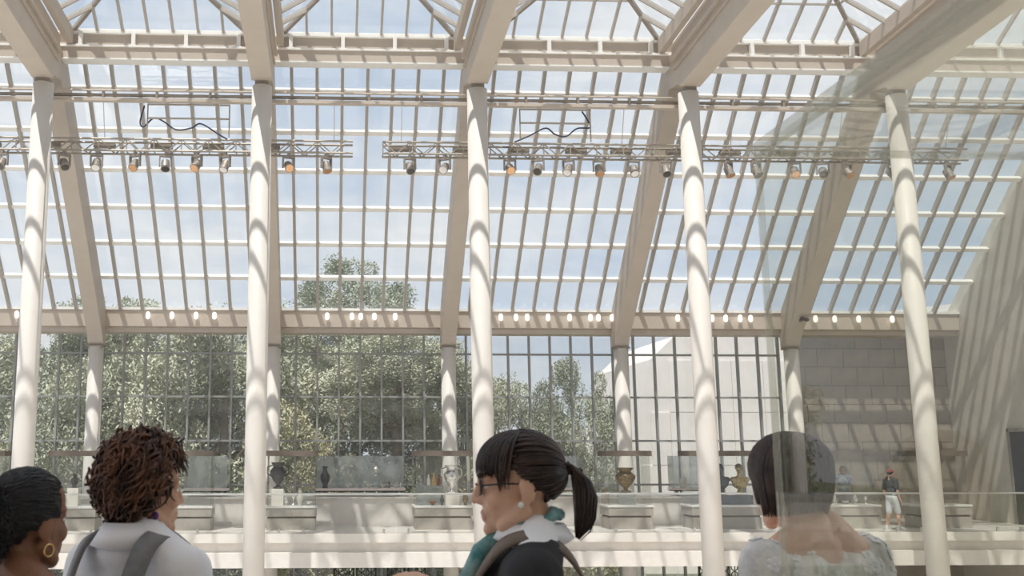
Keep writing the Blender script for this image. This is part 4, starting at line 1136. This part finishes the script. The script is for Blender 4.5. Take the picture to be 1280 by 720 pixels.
mb = MB().tube([C['hm'] @ (rt + Vector((math.cos(q * .524) * .013, -.012, math.sin(q * .524) * .013))) for q in range(13)], .0045, 6, False); mb.build('hair_tie', M['black'], C['root'], True)
# glasses
def glasses(p):
    gl = MB()
    for s in (-1, 1):
        pts = [p['P'](s * .031 + .025 * math.cos(a), .094 - .004 * abs(math.cos(a)), .004 + .019 * math.sin(a)) for a in [2 * math.pi * q / 18 for q in range(19)]]
        gl.tube(pts, .0022, 6, False)
    gl.tube([p['P'](-.007, .097, .008), p['P'](0, .101, .011), p['P'](.007, .097, .008)], .0022, 6)
    for s in (-1, 1): gl.tube([p['P'](s * .056, .090, .008), p['P'](s * .078, .03, .010), p['P'](s * .0785, -.02, .006), p['P'](s * .077, -.034, -.012)], .0024, 6)
    o = gl.build('glasses', M['black'], p['root'], True)
    for s in (-1, 1):
        MB().ell((0, 0, 0), (.024, .0015, .018)).build('lens', M['tinted'], o, True).matrix_local = Matrix.Translation(p['P'](s * .031, .0935, .004)) @ p['hm'].to_3x3().normalized().to_4x4()
M['tinted'] = glass_mat('tinted_lens', (.55, .53, .52), 0)
glasses(C)
MB().ell(C['P'](-.083, .002, -.040), (.0075, .0075, .0075)).build('earring', M['pearl'], C['root'], True)
for s in (-1, 1):
    MB().tube([C['P'](s * .012, .094, .034), C['P'](s * .030, .092, .041), C['P'](s * .05, .078, .036)], [.003, .0035, .002], 6).build('eyebrow', M['hair_brown'], C['root'], True)

# --- woman with brown bob and lace top
D = person('person with short brown bob and white floral lace top beside the glass showcase', (1.275, 2.68, ZF), R(22), 1.685, M['skin_light'], head_rz=R(2), head_tilt=R(-4), lean=(-.045, .01))
k = D['k']; V = D['V']
mb = MB(); mb.ell(V(0, .012, 1.24), (.168 * k, .113 * k, .165 * k)); mb.ell(V(0, 0, 1.06), (.14 * k, .105 * k, .17 * k)); mb.ell(V(0, -.012, .93), (.175 * k, .13 * k, .12 * k))
mb.caps(V(-.145, -.012, 1.352), V(.145, -.012, 1.352), .066 * k, .066 * k)
for nm in 'LR':
    sh, el, wr = D['J'][nm]; mb.caps(sh, sh.lerp(el, .35), .066 * k, .062 * k)
garment(D, 'lace_top', M['lace'], mb)
me_fl = MB()
for q in range(5):
    a = q * 1.2566; me_fl.ell((math.cos(a) * .012, math.sin(a) * .012, 0), (.009, .009, .003), None, 8, 5)
me_fl.ell((0, 0, .002), (.005, .005, .004), None, 8, 5)
mf = me_fl.mesh('lace_flower'); mf.materials.append(M['white_cloth'])
dgm = None
top = [o for o in D['root'].children if o.name.startswith('lace_top')][0]
pol = [q for q in top.data.polygons if q.center.z > 1.2 * k and q.normal.y < .2]
for i in range(90):
    q = rnd.choice(pol); o = link('lace_flower', mf, top)
    o.matrix_local = Matrix.Translation(q.center + q.normal * .001) @ q.normal.to_track_quat('Z', 'Y').to_matrix().to_4x4()
trousers(D, M['khaki']); shoes(D, M['shoe'])
crown = Vector((.05, -.25, .96))
def bob_keep(d): return not (d.y > .5 and d.z < .55) and not (d.y > .25 and d.z < -.1) and d.z > -.80
cap_shell(D, 'hair', M['hair_bob'], .014, bob_keep)
paths = []
for i in range(1500):
    az = rnd.uniform(-2.55, 2.55)           # 0 = back of the head
    e = Vector((math.sin(az), -math.cos(az), 0))
    zb = -.060 - .012 * abs(math.sin(az)) + rnd.uniform(-.010, .006) + (.03 if abs(az) > 1.9 else 0)
    if abs(az) > 2.2: zb = .01
    h0 = .016 + rnd.uniform(-.002, .006); t0 = rnd.uniform(0, .25)
    pth = [scalp(slerp(crown, e, t0 + (1 - t0) * q / 6), h0 + .005 * math.sin(math.pi * q / 6)) for q in range(7)]
    lst = pth[-1]
    for q in range(1, 5):
        u = q / 4; sh = 1 - .26 * u * u if abs(az) < 1.2 else 1 - .06 * u * u
        pth.append(Vector((HC.x + (lst.x - HC.x) * sh, HC.y + (lst.y - HC.y) * sh, lst.z + (zb - lst.z) * u)))
    paths.append(pth)
strands(D, paths, .0028, 'hair_strands', M['hair_bob'], 4)

# --- visitors on the far balcony
def visitor(label, loc, rz, h, skin, shirt, legs_m, hair_m, short=True, stride=0., cap=None, shoe='shoe'):
    p = person(label, loc, rz, h, skin, vox=.014, stride=stride)
    garment(p, 'shirt', shirt, sleeves(p, torso_prims(p, .016), .018, .8), .016, 3)
    trousers(p, legs_m, .018, .4 if short else 1.0, 'shorts' if short else 'trousers'); shoes(p, M[shoe])
    cap_shell(p, 'hair', hair_m, .014, lambda d: not (d.y > .4 and d.z < .5) and not (d.y > -.1 and d.z < -.3) and d.z > -.75, wobble=.006)
    if cap:
        cap_shell(p, 'cap', cap, .020, lambda d: d.z > .12)
        MB().ell(p['P'](0, .115, .05), (.065, .06, .008)).build('cap_brim', cap, p['root'], True)
    return p
visitor('person in a red cap, dark top and pale shorts walking past the display cases', (15.78, 28.2, 0), R(-70), 1.66, M['skin_light'], M['grey_top'], M['white_shorts'], M['hair_brown'], True, .14, M['red_cap'], 'pale_shoe')
visitor('person with dark hair and white shirt standing behind the bronze urn case', (7.42, 30.02, 0), R(30), 1.68, M['skin_tan'], M['white_cloth'], M['khaki'], M['hair_black'], True)
visitor('person with black hair and blue printed shirt behind the small silver pieces', (15.45, 30.2, 0), R(160), 1.72, M['skin_brown'], M['blue_print'], M['denim'], M['hair_black'], False)
